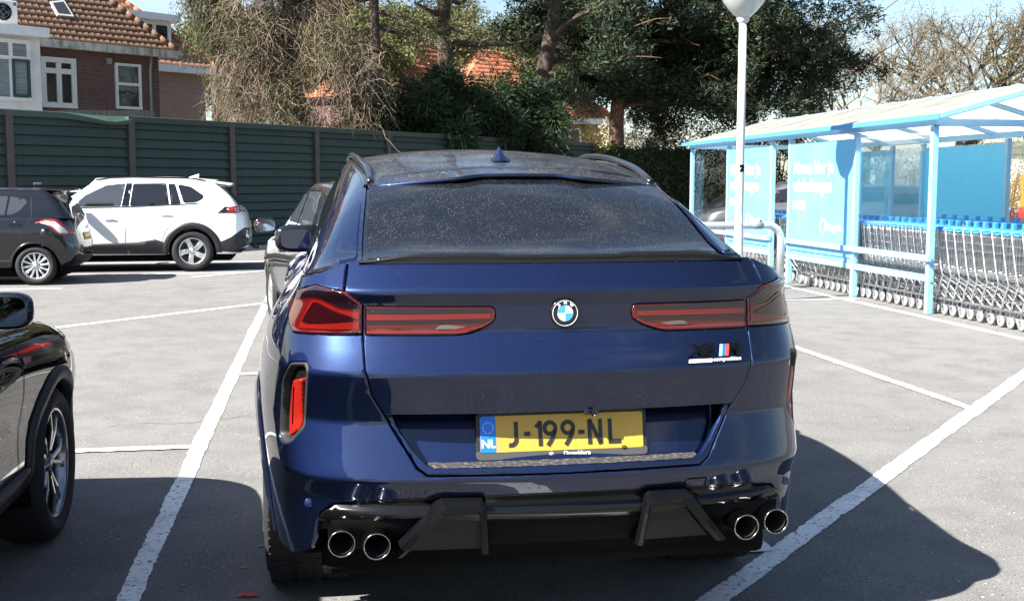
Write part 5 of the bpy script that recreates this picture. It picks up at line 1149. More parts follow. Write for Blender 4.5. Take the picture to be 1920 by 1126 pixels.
dm = MB(); dm.box(D2 + d2 * (ua + ub) / 2 - n2 * 1.2 + Z * (zb_ + zt_) / 2, (abs(ub - ua), 2.4, zt_ - zb_), Matrix.Rotation(-rad(43) + math.pi / 2, 3, 'Z')); dmo = dm.build('dormer', mat('dormer_side', (.42, .33, .33), .7), h2)
dr = MB(); dr.box(D2 + d2 * (ua + ub) / 2 - n2 * 1.0 + Z * (zt_ + .12), (abs(ub - ua) + .5, 2.9, .26), Matrix.Rotation(-rad(43) + math.pi / 2, 3, 'Z')); dr.build('dormer_roof', frame_w, dmo)
facade_window(dmo, D2, d2, n2, ua + .05, ub - .05, zb_ + .1, zt_ - .08, [ua + (ub - ua) * k for k in (.30, .62)], fw=.14)
sp0 = RO2 - d2 * 1.6 + uy2 * 3.4; 
pn = MB(); nn2 = d2.cross(uy2); 
for k in range(2):
    a = RO2 - d2 * (4.9 + k * 1.05) + uy2 * 3.6 + nn2 * .12; MB().add([a, a + d2 * 1.0, a + d2 * 1.0 + uy2 * 1.6, a + uy2 * 1.6], [(0, 1, 2, 3)]).build('solar_panel', mat('solar_panel', (.02, .03, .06), .1, coat=1), h2)

# --- two orange roofed houses further off
def far_house(name, label, pxc, Y, azd, wdt, eave, rise, tm, wallm, dormer=None):
    d_ = azv(azd); n_ = Vector((d_.y, -d_.x, 0)); c_ = Vector(at(pxc, 343, Y)); c_.z = 0; h_ = thing(name, label, 'house')
    quad_wall(h_, 'wall', wallm, [c_ - d_ * wdt / 2, c_ + d_ * wdt / 2, c_ + d_ * wdt / 2 + Z * eave, c_ - d_ * wdt / 2 + Z * eave], wdt * .8, n_)
    dp = wdt * .8; s_ = math.atan2(rise, dp / 2); O_ = c_ - d_ * (wdt / 2 + .4) + n_ * .4 + Z * eave; W_ = wdt + .8; uy_ = -n_ * math.cos(s_) + Z * math.sin(s_); ln_ = math.hypot(dp / 2 + .4, rise + .1); run = ln_ * math.cos(s_)
    rb_ = MB(); A, B = O_, O_ + d_ * W_; Cc, Dd = O_ + d_ * (W_ - run) + uy_ * ln_, O_ + d_ * run + uy_ * ln_; bk_ = -n_ * (dp + .8)
    rb_.add([A, B, Cc, Dd, B + bk_, A + bk_], [(0, 1, 2, 3), (1, 4, 2), (0, 3, 5), (5, 3, 2, 4)]); ro_ = rb_.build('roof', tm, h_)
    tiled_plane(ro_, O_, d_, uy_, (0, W_, ln_ - .05, lambda x, y: x > y * math.cos(s_) + .05 and x < W_ - y * math.cos(s_) - .05), .30, .36, tm, 300)
    ub_ = (-d_ * math.cos(s_) + Z * math.sin(s_)); tiled_plane(ro_, B + bk_, n_, ub_, (0, dp + .8, ln_ - .05, lambda x, y: x > y * math.cos(s_) + .05 and x < dp + .8 - y * math.cos(s_) - .05), .30, .36, tm, 0)
    ul_ = (d_ * math.cos(s_) + Z * math.sin(s_)); tiled_plane(ro_, A, -n_, ul_, (0, dp + .8, ln_ - .05, lambda x, y: x > y * math.cos(s_) + .05 and x < dp + .8 - y * math.cos(s_) - .05), .30, .36, tm, 0)
    MB().beam(O_ - Z * .1, O_ + d_ * W_ - Z * .1, .2, .3).build('gutter_board', frame_w, h_); MB().beam(O_ + d_ * W_ - Z * .1 + n_ * .1, O_ + d_ * W_ + bk_ - Z * .1, .2, .3).build('gutter_board', frame_w, h_)
    for u in (-wdt * .25, wdt * .2): facade_window(h_, c_, d_, n_, u - .7, u + .7, eave - 2.0, eave - .5, [u], fw=.12)
    if dormer:
        u, zz, ww = dormer; P_ = c_ + d_ * u - n_ * .9; MR = Matrix.Rotation(-rad(azd) + math.pi / 2, 3, 'Z'); dmx = MB(); dmx.box(P_ - n_ * 1.0 + Z * (zz + .6), (ww, 2.2, 1.25), MR); dd = dmx.build('dormer', frame_w, h_)
        MB().box(P_ - n_ * .9 + Z * (zz + 1.3), (ww + .5, 2.7, .2), MR).build('dormer_roof', mat('grey_lead', (.10, .11, .12), .6), dd)
        facade_window(dd, P_ + n_ * .1, d_, n_, u * 0 - ww / 2 + .1, ww / 2 - .1, zz + .1, zz + 1.1, [0], fw=.12)
    return h_
far_house('orange_roof_house', 'house with bright orange hipped roof seen between the trunks', 815, 58, 40, 9.0, 5.7, 3.8, tile_o, brick_dark)
far_house('small_dormer_house', 'house with orange roof and white dormer left of the pine', 1010, 60, 55, 10, 4.9, 3.5, tile_o, mat('ochre_wall', (.34, .24, .15), .8), (2.2, 5.5, 2.0))
# ------------------------------------------------------------------ vegetation
def leaf_mat(name, c1, c2, tr_=.25, rough=.6):
    if name in MATS: return MATS[name]
    m = bpy.data.materials.new(name); m.use_nodes = True; MATS[name] = m; n = m.node_tree.nodes; l = m.node_tree.links.new; b = n['Principled BSDF']
    g_ = n.new('ShaderNodeNewGeometry'); mx = n.new('ShaderNodeMixRGB'); l(g_.outputs['Random Per Island'], mx.inputs[0]); mx.inputs[1].default_value = (*c1, 1); mx.inputs[2].default_value = (*c2, 1)
    l(mx.outputs[0], b.inputs['Base Color']); b.inputs['Roughness'].default_value = rough; b.inputs['Specular IOR Level'].default_value = .3
    if tr_ > 0:
        t = n.new('ShaderNodeBsdfTranslucent'); l(mx.outputs[0], t.inputs[0]); ms = n.new('ShaderNodeMixShader'); ms.inputs[0].default_value = tr_; o_ = n['Material Output']; l(b.outputs[0], ms.inputs[1]); l(t.outputs[0], ms.inputs[2]); l(ms.outputs[0], o_.inputs[0])
    return m
def unit(n): v = RNG.normal(size=(n, 3)); return v / np.linalg.norm(v, axis=1)[:, None]
def leaves(cen, ln, wd, dirs=None, jitter=.6, droop=0.0, name='crown', taper=False):
    """one small blade (two triangles) at every centre"""
    n = len(cen); d = unit(n) if dirs is None else dirs + RNG.normal(size=(n, 3)) * jitter
    d[:, 2] -= droop; d /= np.linalg.norm(d, axis=1)[:, None]; s_ = np.cross(d, unit(n)); s_ /= np.maximum(np.linalg.norm(s_, axis=1), 1e-6)[:, None]
    L_ = (ln * RNG.uniform(.6, 1.3, n))[:, None]; W_ = (wd * RNG.uniform(.7, 1.2, n))[:, None]
    a = cen; b_ = cen + d * L_ * .5 + s_ * W_ * .5; c_ = cen + d * L_; e = cen + d * L_ * .5 - s_ * W_ * .5
    V = np.stack([a, b_, c_, e], 1).reshape(-1, 3); Fc = np.arange(n * 4).reshape(n, 4); return fmesh(name, V, Fc)
def strands(starts, dirs, ln, w0, seg=5, droop=.5, curl=.25, name='twigs'):
    """thin drooping twigs as three-sided tapering strips"""
    n = len(starts); P = starts.copy(); d = dirs / np.linalg.norm(dirs, axis=1)[:, None]; pts = [P.copy()]; st = (ln / seg)[:, None] if hasattr(ln, '__len__') else ln / seg
    for k in range(seg):
        d = d + np.array([0, 0, -1]) * droop / seg * 2 + RNG.normal(size=(n, 3)) * curl; d /= np.linalg.norm(d, axis=1)[:, None]; P = P + d * st; pts.append(P.copy())
    pts = np.stack(pts, 1); s1 = np.cross(d, unit(n)); s1 /= np.linalg.norm(s1, axis=1)[:, None]; s2 = np.cross(d, s1)
    V = []; K = seg + 1
    ring = []
    for j in range(3):
        a = 2 * math.pi * j / 3; ring.append(s1 * math.cos(a) + s2 * math.sin(a))
    ring = np.stack(ring, 1); ws = np.linspace(1, .3, K); V = pts[:, :, None, :] + ring[:, None, :, :] * (w0 * ws)[None, :, None, None]
    idx = np.arange(n * K * 3).reshape(n, K, 3); Fs = []
    for j in range(3):
        a, b_ = idx[:, :-1, j], idx[:, :-1, (j + 1) % 3]; c_, e = idx[:, 1:, (j + 1) % 3], idx[:, 1:, j]; Fs.append(np.stack([a, b_, c_, e], -1).reshape(-1, 4))
    return fmesh(name, V.reshape(-1, 3), np.concatenate(Fs), True), pts
def bark(c1, c2, nm): return mat(nm, c1, .95, noise=[(7., c2, .4, .65, (1, 1, .25))], bump=(14., .9, (1, 1, .25)))
bark_brown = bark((.085, .06, .045), (.045, .032, .026), 'bark_brown'); bark_red = bark((.16, .085, .055), (.07, .042, .032), 'bark_red'); bark_grey = bark((.065, .054, .036), (.04, .034, .026), 'bark_grey')
def limb(b, a, d, ln, r0, r1, seg=6, wob=.12, droop=0.0, n=6):
    pts = [Vector(a)]; d = Vector(d).normalized()
    for k in range(seg):
        d = (d + Vector((random.gauss(0, wob), random.gauss(0, wob), random.gauss(0, wob) - droop))).normalized(); pts.append(pts[-1] + d * ln / seg)
    b.tube(pts, [r0 + (r1 - r0) * i / seg for i in range(seg + 1)], n); return pts
# --- big dark pine right of the centre
def pine(name, label, base, height, trunk_r, limbs, clump_r, nper, leafm, barkm, lean=(0, 0), group=None, dens=1.0, zmax=99, lsz=(.17, .03)):
    t = thing(name, label, 'tree', base, 0, group); tb = MB(); tp = []
    for k in range(9): f_ = k / 8; tp.append(Vector((lean[0] * f_ + random.gauss(0, .05) * (k > 0), lean[1] * f_ + random.gauss(0, .05) * (k > 0), height * f_)))
    tb.tube(tp, [trunk_r * (1 - .75 * k / 8) * (1.25 if k == 0 else 1) for k in range(9)], 12); lb = MB(); cen = []
    for (z, azd, ln, rise) in limbs:
        f_ = z / height; a = Vector((lean[0] * f_, lean[1] * f_, z)); d = azv(azd) + Z * rise
        pts = limb(lb, a, d, ln, trunk_r * .32, .03, 8, .13, -.01)
        for i, p in enumerate(pts):
            if i < 2: continue
            for _ in range(int(6 * dens)):
                q = p + Vector((random.gauss(0, .42), random.gauss(0, .42), random.gauss(.08, .34))) * (ln / 5) ** .5
                if q.z < zmax: cen.append((q, random.uniform(.6, 1.2)))
            if i % 2 == 0: limb(lb, p, d + Vector((random.gauss(0, .7), random.gauss(0, .7), .2)), ln * .28, .035, .012, 4, .2, 0, 4)
    tb.build('trunk', barkm, t); lb.build('limbs', barkm, t, fix=False)
    P, D = [], []
    for c_, s_ in cen:
        k = nper; dv = unit(k); dv[:, 2] = np.abs(dv[:, 2]) * .8 + .05; off_ = unit(k) * (RNG.uniform(0, 1, k) ** .5 * clump_r * s_)[:, None] * np.array([1, 1, .8]); P.append(np.array(c_) + off_); D.append(dv)
    P = np.concatenate(P); D = np.concatenate(D); me = leaves(P, lsz[0], lsz[1], D, .35); link('crown', me, leafm, t); return t
needle = leaf_mat('pine_needles', (.010, .020, .010), (.034, .050, .022), .1)
pb0 = at(1150, 236, 46); pb0.z = 0
random.seed(11)
limbs = []
for k in range(40):
    z = 5.0 + k * .27 + random.uniform(-.2, .2); side = random.choice([1, 1, 1, -1]); az_ = (90 if side > 0 else -90) + random.gauss(0, 50); ln = (8.4 if side > 0 else 4.2) * (1 - .35 * abs(z - 8.5) / 8) * random.uniform(.65, 1.1)
    limbs.append((z, az_, ln, random.uniform(-.06, .22)))
limbs += [(5.2, 88, 9.3, .0), (6.1, 96, 9.8, .03), (7.4, 85, 9.6, .08), (4.6, 100, 7.5, -.02), (8.8, 92, 9.4, .15), (9.8, 84, 9.0, .2), (5.6, -80, 3.6, .0), (6.8, -100, 4.4, .0), (10.8, 88, 8.6, .15), (11.6, 95, 8.0, .2), (12.4, 80, 7.0, .2), (9.2, 75, 9.0, .12), (7.0, 105, 9.0, .06), (8.0, 70, 8.0, .1), (10.0, 110, 8.0, .1), (8.5, -85, 4.6, .1), (10, -95, 4.4, .1)]
pine('pine_tree', 'large dark pine with reddish trunk spreading behind the trolley shelter', pb0, 16, .36, limbs, .50, 60, needle, bark_red, (.6, 0), dens=3.0, lsz=(.26, .055))
# second conifers with bare brown trunks in the middle
random.seed(5); b2 = at(838, 240, 40); b2.z = 0
limbs = [(6.4 + .45 * k, random.choice([-1, 1]) * 90 + random.gauss(0, 60), random.uniform(1.6, 3.2), random.uniform(-.25, .1)) for k in range(20)]
pine('conifer_tree', 'straight brown trunk with thin sprays in front of the orange roof', b2, 14, .40, limbs, .34, 26, leaf_mat('olive_needles', (.05, .062, .022), (.13, .12, .05), .2), bark_brown, (-.1, 0), dens=.45)
random.seed(6); b3 = at(985, 240, 43); b3.z = 0
limbs = [(5.6 + .4 * k, random.choice([-1, 1, 1]) * 90 + random.gauss(0, 55), random.uniform(2.0, 3.8), random.uniform(-.15, .2)) for k in range(26)]
pine('leaning_conifer', 'leaning dark trunked conifer between the orange roofs', b3, 14, .44, limbs, .40, 36, leaf_mat('grey_green_needles', (.032, .05, .026), (.085, .105, .05), .15), bark_brown, (1.9, 0), dens=.9)
random.seed(8); b4 = at(705, 240, 38); b4.z = 0
limbs = [(5.0 + .42 * k, random.choice([-1, 1]) * 90 + random.gauss(0, 60), random.uniform(1.4, 3.0), random.uniform(-.3, .0)) for k in range(24)]
pine('tall_spruce', 'dark spruce with hanging yellowish sprays beside the dead ivy', b4, 14, .26, limbs, .40, 34, leaf_mat('spruce_needles', (.022, .034, .014), (.10, .088, .035), .15), bark_brown, (0, 0), dens=.7)
# --- weeping tree smothered in dry twigs
random.seed(9); b5 = at(552, 240, 33); b5.z = 0; wt = thing('weeping_tree', 'weeping tree hung with dry brown twigs over the fence', 'tree', b5)
tb = MB(); tb.tube([(0, 0, 0), (.1, 0, 3), (-.1, 0, 6), (.1, 0, 9), (0, 0, 11)], [.32, .28, .22, .14, .05], 10); tb.build('trunk', bark_brown, wt)
lb = MB(); S0, D0 = [], []
for k in range(46):
    z = random.uniform(3.6, 10.5); az_ = random.uniform(0, 360); ln = random.uniform(1.0, 2.7) * (1.0 if z < 8 else .8); pts = limb(lb, (0, 0, z), azv(az_) + Z * .15, ln, .055, .012, 7, .14, .10, 5)
    for p in pts[1:]:
        for _ in range(12): S0.append(p + Vector((random.gauss(0, .16), random.gauss(0, .16), random.gauss(0, .12)))); D0.append(azv(az_) * .5 + Vector((random.gauss(0, .5), random.gauss(0, .5), -.35)))
for k in range(34):       # curtain that hangs over the fence
    az_ = random.uniform(100, 260); p0 = Vector((random.uniform(-2.4, 2.5), random.uniform(-2.2, -.6), random.uniform(3.2, 5.4)))
    for _ in range(16): S0.append(p0 + Vector((random.gauss(0, .28), random.gauss(0, .25), random.gauss(0, .3)))); D0.append(Vector((random.gauss(0, .6), random.gauss(-.3, .5), -.5)))
lb.build('limbs', bark_brown, wt, fix=False); S0 = np.array([tuple(p) for p in S0]); D0 = np.array([tuple(p) for p in D0]); S0[:, 0] = np.where(S0[:, 0] < 0, S0[:, 0] * .70, S0[:, 0]); D0[:, 0] *= np.where(S0[:, 0] < -1.2, .4, 1)
me, pts = strands(S0, D0, RNG.uniform(.5, 1.8, len(S0)), .0105, 8, .55, .30); link('dry_twigs', me, leaf_mat('dry_twig', (.085, .058, .042), (.24, .185, .14), 0, .9), wt)
nz_ = np.sin(pts[:, 0, 0] * 2.3 + 1) * np.sin(pts[:, 0, 2] * 1.9) + np.sin(pts[:, 0, 0] * 5.1 + pts[:, 0, 2] * 3.7) * .5; sel = pts[(nz_ > .35) | (RNG.random(len(pts)) < .06)]; c_ = sel[:, 1:5].reshape(-1, 3); c_ = np.repeat(c_, 9, 0) + RNG.normal(size=(len(c_) * 9, 3)) * .08
link('green_sprays', leaves(c_, .09, .028, np.tile(np.array([[0, 0, -.6]]), (len(c_), 1)), .6), leaf_mat('spray_green', (.028, .038, .014), (.085, .085, .032), .2), wt)
# left-hand drooping branches of the same kind, a thing of its own
random.seed(19); b6 = at(402, 240, 35); b6.z = 0; wt2 = thing('drooping_spruce', 'thin drooping green spruce in front of the pale brick house', 'tree', b6)
tb = MB(); tb.tube([(0, 0, 0), (.05, 0, 4), (.3, 0, 8), (.5, 0, 11)], [.14, .11, .08, .03], 8); tb.build('trunk', bark_brown, wt2); lb = MB(); S0, D0 = [], []
for k in range(24):
    z = random.uniform(4.2, 10.5); az_ = random.uniform(30, 330); ln = random.uniform(.5, 1.3); pts_ = limb(lb, (.04 * z, 0, z), azv(az_) + Z * .2, ln, .03, .01, 5, .14, .12, 4)
    for p in pts_[1:]:
        for _ in range(8): S0.append(tuple(p + Vector((random.gauss(0, .08), random.gauss(0, .08), 0)))); D0.append((random.gauss(0, .4), random.gauss(0, .4), -.5))
lb.build('limbs', bark_brown, wt2, fix=False); S0 = np.array(S0); D0 = np.array(D0)
me, pts = strands(S0, D0, RNG.uniform(.5, 1.4, len(S0)), .006, 6, .7, .15); link('twigs', me, leaf_mat('dry_twig', (.085, .058, .042), (.24, .185, .14), 0, .9), wt2)
c_ = pts[:, 1:].reshape(-1, 3); c_ = np.repeat(c_, 6, 0) + RNG.normal(size=(len(c_) * 6, 3)) * .05
link('crown', leaves(c_, .10, .026, np.tile(np.array([[0, 0, -.7]]), (len(c_), 1)), .5), leaf_mat('spray_green2', (.035, .048, .018), (.105, .11, .04), .2), wt2)
# --- leafy shrubs looking over the fence
def bush(name, label, base, rx, ry, z0, z1, n, ln, wd, m, droop=.3, group=None, stem=True, lumps=26, seed=0):
    rs = np.random.default_rng(seed + 100); t = thing(name, label, 'shrub', base, 0, group)
    lc = np.stack([rs.uniform(-1, 1, lumps) * rx, rs.uniform(-1, 1, lumps) * ry, rs.uniform(z0 + .3, z1 - .3, lumps)], 1); lc[:, 2] -= (lc[:, 0] / rx) ** 2 * (z1 - z0) * .25
    k = rs.integers(0, lumps, n); off_ = rs.normal(size=(n, 3)); off_ /= np.linalg.norm(off_, axis=1)[:, None]; rr_ = rs.uniform(.5, 1.05, n)[:, None] * .62; P = lc[k] + off_ * rr_ * np.array([1, 1, .9]); P[:, 2] = np.maximum(P[:, 2], .1)
    link('foliage', leaves(P, ln, wd, off_.copy() + np.array([0, 0, .2]), .5, droop), m, t)
    if stem:
        sb_ = MB()
        for q in lc[:12]: sb_.tube([(q[0] * .3, q[1] * .3, 0), (q[0] * .7, q[1] * .7, q[2] * .6), tuple(q)], [.04, .03, .012], 5)
        sb_.build('stems', bark_brown, t, fix=False)
    return t
bam = leaf_mat('bamboo_leaf', (.007, .018, .007), (.024, .048, .014), .2)
for i, (px, Y, rx, z1) in enumerate(((775, 35.5, 1.4, 4.9), (870, 37, 1.5, 5.2), (958, 38.5, 1.4, 5.1))):
    b_ = at(px, 343, Y); b_.z = 0; bush('bamboo_clump', ('dark narrow-leaved bush leaning over the fence, leftmost of three', 'dark narrow-leaved bush over the fence, middle of three', 'dark narrow-leaved bush over the fence, rightmost of three, nearest the ivy')[i], b_, rx, .8, 2.2, z1, 15000, .24, .045, bam, .55, 'narrow-leaved bushes over the fence', seed=i)
b_ = at(672, 343, 36); b_.z = 0; bush('dead_ivy_bush', 'brown tangled bush of dead ivy below the tall spruce', b_, .9, .7, 2.0, 5.2, 9000, .22, .03, leaf_mat('dead_ivy', (.030, .022, .014), (.085, .065, .042), .1), .7, seed=21)
b_ = at(1045, 343, 42.5); b_.z = 0; bush('yellow_shrub', 'yellowish spring shrub below the dormer house', b_, 1.3, .8, 1.5, 4.4, 7000, .09, .06, leaf_mat('yellow_leaf', (.16, .12, .03), (.34, .27, .08), .3), .1, seed=7)
b_ = at(1225, 343, 52); b_.z = 0; bush('blossom_shrub', 'pale blossoming shrub behind the ivy wall', b_, 2.2, 1.0, 2.0, 5.0, 9000, .10, .08, leaf_mat('pale_blossom', (.35, .33, .22), (.72, .70, .55), .3), .1, seed=8)
for i, (px, Y, rx) in enumerate(((1330, 50, 2.6), (1450, 50, 2.4))):
    b_ = at(px, 343, Y); b_.z = 0; bush('laurel_shrub', ('dark evergreen shrub under the pine, behind the left end of the shelter', 'dark evergreen shrub under the pine, behind the middle of the shelter')[i], b_, rx, 1.2, .5, 5.6, 12000, .11, .07, leaf_mat('laurel_leaf', (.010, .018, .008), (.045, .052, .02), .2), .1, 'evergreens under the pine', seed=12 + i, lumps=40)
# --- ivy wall, right of the fence
iv0 = FB + FD * 16.6; iw = thing('ivy_wall', 'low wall overgrown with dark ivy between fence and shelter', 'wall', iv0, math.atan2(FD.y, FD.x))
MB().box((6, .2, 1.3), (13, .3, 2.6), bev=.05).build('wall', mat('concrete', (.30, .29, .27), .85), iw)
n = 26000; x = RNG.uniform(-.6, 12.6, n); zz = RNG.uniform(0, 1, n) ** .8 * (2.75 + .25 * np.sin(x * 2.1) + .15 * np.sin(x * 5.3)); yy = .02 - np.abs(RNG.normal(0, .16, n)) - .12 * (np.sin(x * 3.1 + zz * 2) + 1)
top = RNG.random(n) < .22; zz[top] = 2.6 + RNG.normal(.1, .12, top.sum()); yy[top] = RNG.uniform(-.2, .5, top.sum())
link('ivy', leaves(np.stack([x, yy, zz], 1), .10, .085, np.tile(np.array([[0, -.6, -.3]]), (n, 1)), .5), leaf_mat('ivy_leaf', (.012, .022, .010), (.045, .065, .022), .15), iw)
# --- bare trees at the right
def bare_tree(name, label, base, h, r, spread, depth, leafc, barkm, seed, droop=0.0, nleaf=3, leafsz=.11, up=.5, twigw=.012, ntw=5, lf=1.0):
    random.seed(seed); t = thing(name, label, 'tree', base); tb = MB(); lb = MB(); tips = []
    p = [Vector((0, 0, 0)), Vector((random.gauss(0, .1), 0, h * .18)), Vector((random.gauss(0, .15), 0, h * .34))]; tb.tube(p, [r * 1.2, r, r * .8], 12); tb.build('trunk', barkm, t)
    def grow(a, d, ln, rr_, lev):
        pts = limb(lb, a, d, ln, rr_, rr_ * .55, 4, .13, droop * (1 if lev > 1 else 0), 6 if lev < 2 else 4)
        if lev >= depth: tips.append((pts[-1], d, ln)); tips.append((pts[2], d, ln)); return
        k = 3 if lev < 2 else random.choice((2, 3, 3))
        for i in range(k):
            dd = (d.normalized() + Vector((random.gauss(0, spread), random.gauss(0, spread), random.gauss(up * .25, .25)))).normalized(); grow(pts[-1] if i else pts[3], dd, ln * random.uniform(.66, .86), rr_ * .6, lev + 1)
    for i in range(6): a = i * 60 + random.uniform(-20, 20); grow(p[2] - Z * random.uniform(0, h * .12), azv(a) * random.uniform(.5, 1.0) + Z * random.uniform(.5, 1.1), h * .21, r * .5, 0)
    lb.build('limbs', barkm, t, fix=False)
    T = np.array([tuple(q[0]) for q in tips]); T = np.repeat(T, ntw, 0); D_ = np.array([tuple(q[1]) for q in tips]); D_ = np.repeat(D_, ntw, 0) + RNG.normal(size=T.shape) * .45
    me, pts = strands(T, D_, RNG.uniform(.4, 1.1, len(T)) * h / 12, twigw, 4, .25 + droop * 4, .2); link('twigs', me, barkm, t)
    c_ = pts[:, 1:].reshape(-1, 3); c_ = np.repeat(c_, nleaf, 0) + RNG.normal(size=(len(c_) * nleaf, 3)) * .10
    if lf < 1: c_ = c_[RNG.random(len(c_)) < lf]
    if nleaf: link('young_leaves', leaves(c_, leafsz, leafsz * .6), leafc, t)
    return t
o_ = at(1800, 343, 72); o_.z = 0; bare_tree('oak_tree', 'bare spreading oak with yellow buds above the shelter roof at right', o_, 14.2, .55, .52, 4, leaf_mat('oak_buds', (.15, .115, .025), (.26, .20, .055), .3), bark_grey, 3, 0, 1, .12, twigw=.015, ntw=4, lf=.9)
o_ = at(1640, 343, 66); o_.z = 0; bare_tree('birch_tree', 'slender bare birch with pale twigs between pine and oak', o_, 13.2, .22, .30, 3, leaf_mat('birch_catkin', (.13, .105, .055), (.22, .18, .11), .3), mat('birch_bark', (.15, .13, .10), .8, noise=(6., (.08, .065, .055), .5, .7, (1, 1, .3))), 4, .04, 1, .10, twigw=.009, ntw=5, lf=.7)
o_ = at(1560, 343, 60); o_.z = 0; bare_tree('birch_tree', 'pale bare birch just right of the dark pine crown', o_, 12.6, .20, .28, 3, leaf_mat('birch_catkin', (.13, .105, .055), (.22, .18, .11), .3), mat('birch_bark', (.55, .50, .44), .8), 14, .04, 1, .10, twigw=.009, ntw=5, lf=.7)
for i, (px, Y) in enumerate(((1590, 56), (1700, 60))):
    b_ = at(px, 343, Y); b_.z = 0; bush('spring_shrub', ('tan leafless shrub behind the shelter ridge, next to the pine', 'tan leafless shrub behind the shelter ridge, under the oak')[i], b_, 2.6, 1.2, .5, 3.6, 3500, .16, .03, leaf_mat('tan_twig', (.14, .11, .06), (.27, .22, .13), .2), 0, seed=30 + i)
# leafy trees far behind the houses
for i, (px, Y, s_) in enumerate(((360, 62, 9), (600, 60, 10), (740, 66, 11), (915, 68, 11), (1080, 66, 10))):
    o_ = at(px, 343, Y); o_.z = 0; bare_tree('spring_tree', ('fresh green tree behind the dormer house', 'fresh green tree behind the dry weeping tree', 'yellow-green tree behind the tall spruce', 'yellow-green tree above the orange roof', 'pale green tree behind the small dormer')[i], o_, s_ * 1.25, .28, .48, 4, leaf_mat('spring_leaf', (.06, .075, .022), (.16, .16, .06), .3), bark_grey, 40 + i, 0, 4, .17)
# ------------------------------------------------------------------ trolley shelter
blue_m = mat('shelter_blue', (.19, .40, .64), .45, noise=(3., (.22, .44, .67), .4, .7)); blue_panel = mat('panel_blue', (.12, .42, .70), .4, coat=.2, noise=[(2.0, (.15, .46, .72), .4, .7)]); blue_panel2 = mat('panel_blue_back', (.10, .48, .82), .35)
clear_pl = mat('clear_pane', (.9, .95, .95), .02, trans=1.0, ior=1.05, spec=.6, alpha=.28)
roof_m = mat('milky_roof_sheet', (.50, .48, .42), .5, spec=.3, noise=[(1.5, (.25, .235, .19), .45, .7), (9., (.20, .19, .15), .6, .8, (1, .1, 1))])
_t = roof_m.node_tree; _b = _t.nodes['Principled BSDF']; _tl = _t.nodes.new('ShaderNodeBsdfTranslucent'); _tl.inputs[0].default_value = (.88, .87, .80, 1); _ms = _t.nodes.new('ShaderNodeMixShader'); _ms.inputs[0].default_value = .78
_t.links.new(_b.outputs[0], _ms.inputs[1]); _t.links.new(_tl.outputs[0], _ms.inputs[2]); _t.links.new(_ms.outputs[0], _t.nodes['Material Output'].inputs[0])
SO = gnd(1740, 588); SA_ = -8.7
sh = thing('trolley_shelter', 'light blue trolley shelter with pitched milky roof on the right', 'shelter', SO, -rad(SA_))
# local: y runs away along the front, x to the right (into the shelter)
SW_, SLN, EZ, RZ = 3.0, 9.2, 2.2, 2.74
tf = [0, 2.0, 4.25, 5.0, 7.07, 9.19]
def post(x, y, h=EZ): MB().box((x, y, h / 2), (.075, .075, h), bev=.006).build('post', blue_m, sh)
for y in tf: post(0, y)
for y in (0, 3.3, 5.8, 6.9, 9.19): post(SW_, y)
for x in (0, SW_):
    MB().beam((x, -.10, EZ + .05), (x, SLN + .1, EZ + .05), .08, .08).build('eave_beam', blue_m, sh)
    MB().beam((x, -.05, .42), (x, 4.25, .42), .045, .075).build('bump_rail', blue_m, sh); MB().beam((x, 5.0, .42), (x, SLN, .42), .045, .075).build('bump_rail', blue_m, sh)
    MB().beam((x - .055, -.09, .66), (x - .055, 4.30, .66), .045, .07).build('bump_rail', blue_m, sh); MB().beam((x - .055, 4.95, .66), (x - .055, SLN, .66), .045, .07).build('bump_rail', blue_m, sh)
for y in (0, SLN): MB().beam((0, y, EZ + .04), (SW_, y, EZ + .04), .08, .08).build('tie_beam', blue_m, sh)
# panels and panes: (from, to, kind)
font_sets = []
for x, mt, side in ((-.02, blue_panel, -1), (SW_ + .02, blue_panel2, 1)):
    for a, b, kind_ in (((0, 2.0, 'pane'), (2.0, 4.25, 'panel'), (5.0, 7.07, 'panel'), (7.07, 9.19, 'pane')) if side < 0 else ((0, 3.3, 'pane'), (3.3, 5.8, 'panel'), (5.8, 6.9, 'pane'), (6.9, 9.19, 'panel'))):
        if kind_ == 'panel':
            for k in range(2):
                y0, y1 = a + .05 + (b - a - .10) * k / 2, a + .05 + (b - a - .10) * (k + 1) / 2 - .004
                MB().box((x, (y0 + y1) / 2, 1.33), (.012, y1 - y0, 1.60)).build('panel', mt, sh)
            MB().box((x + .02, (a + b) / 2, .54), (.012, b - a - .10, .16)).build('kick_panel', blue_panel if side < 0 else blue_panel2, sh)
        else:
            for k in range(2):
                y0, y1 = a + .05 + (b - a - .10) * k / 2, a + .05 + (b - a - .10) * (k + 1) / 2 - .004
                MB().box((x, (y0 + y1) / 2, 1.33 if kind_ == 'panel' else 1.28), (.008, y1 - y0, 1.72)).build('pane', clear_pl, sh)
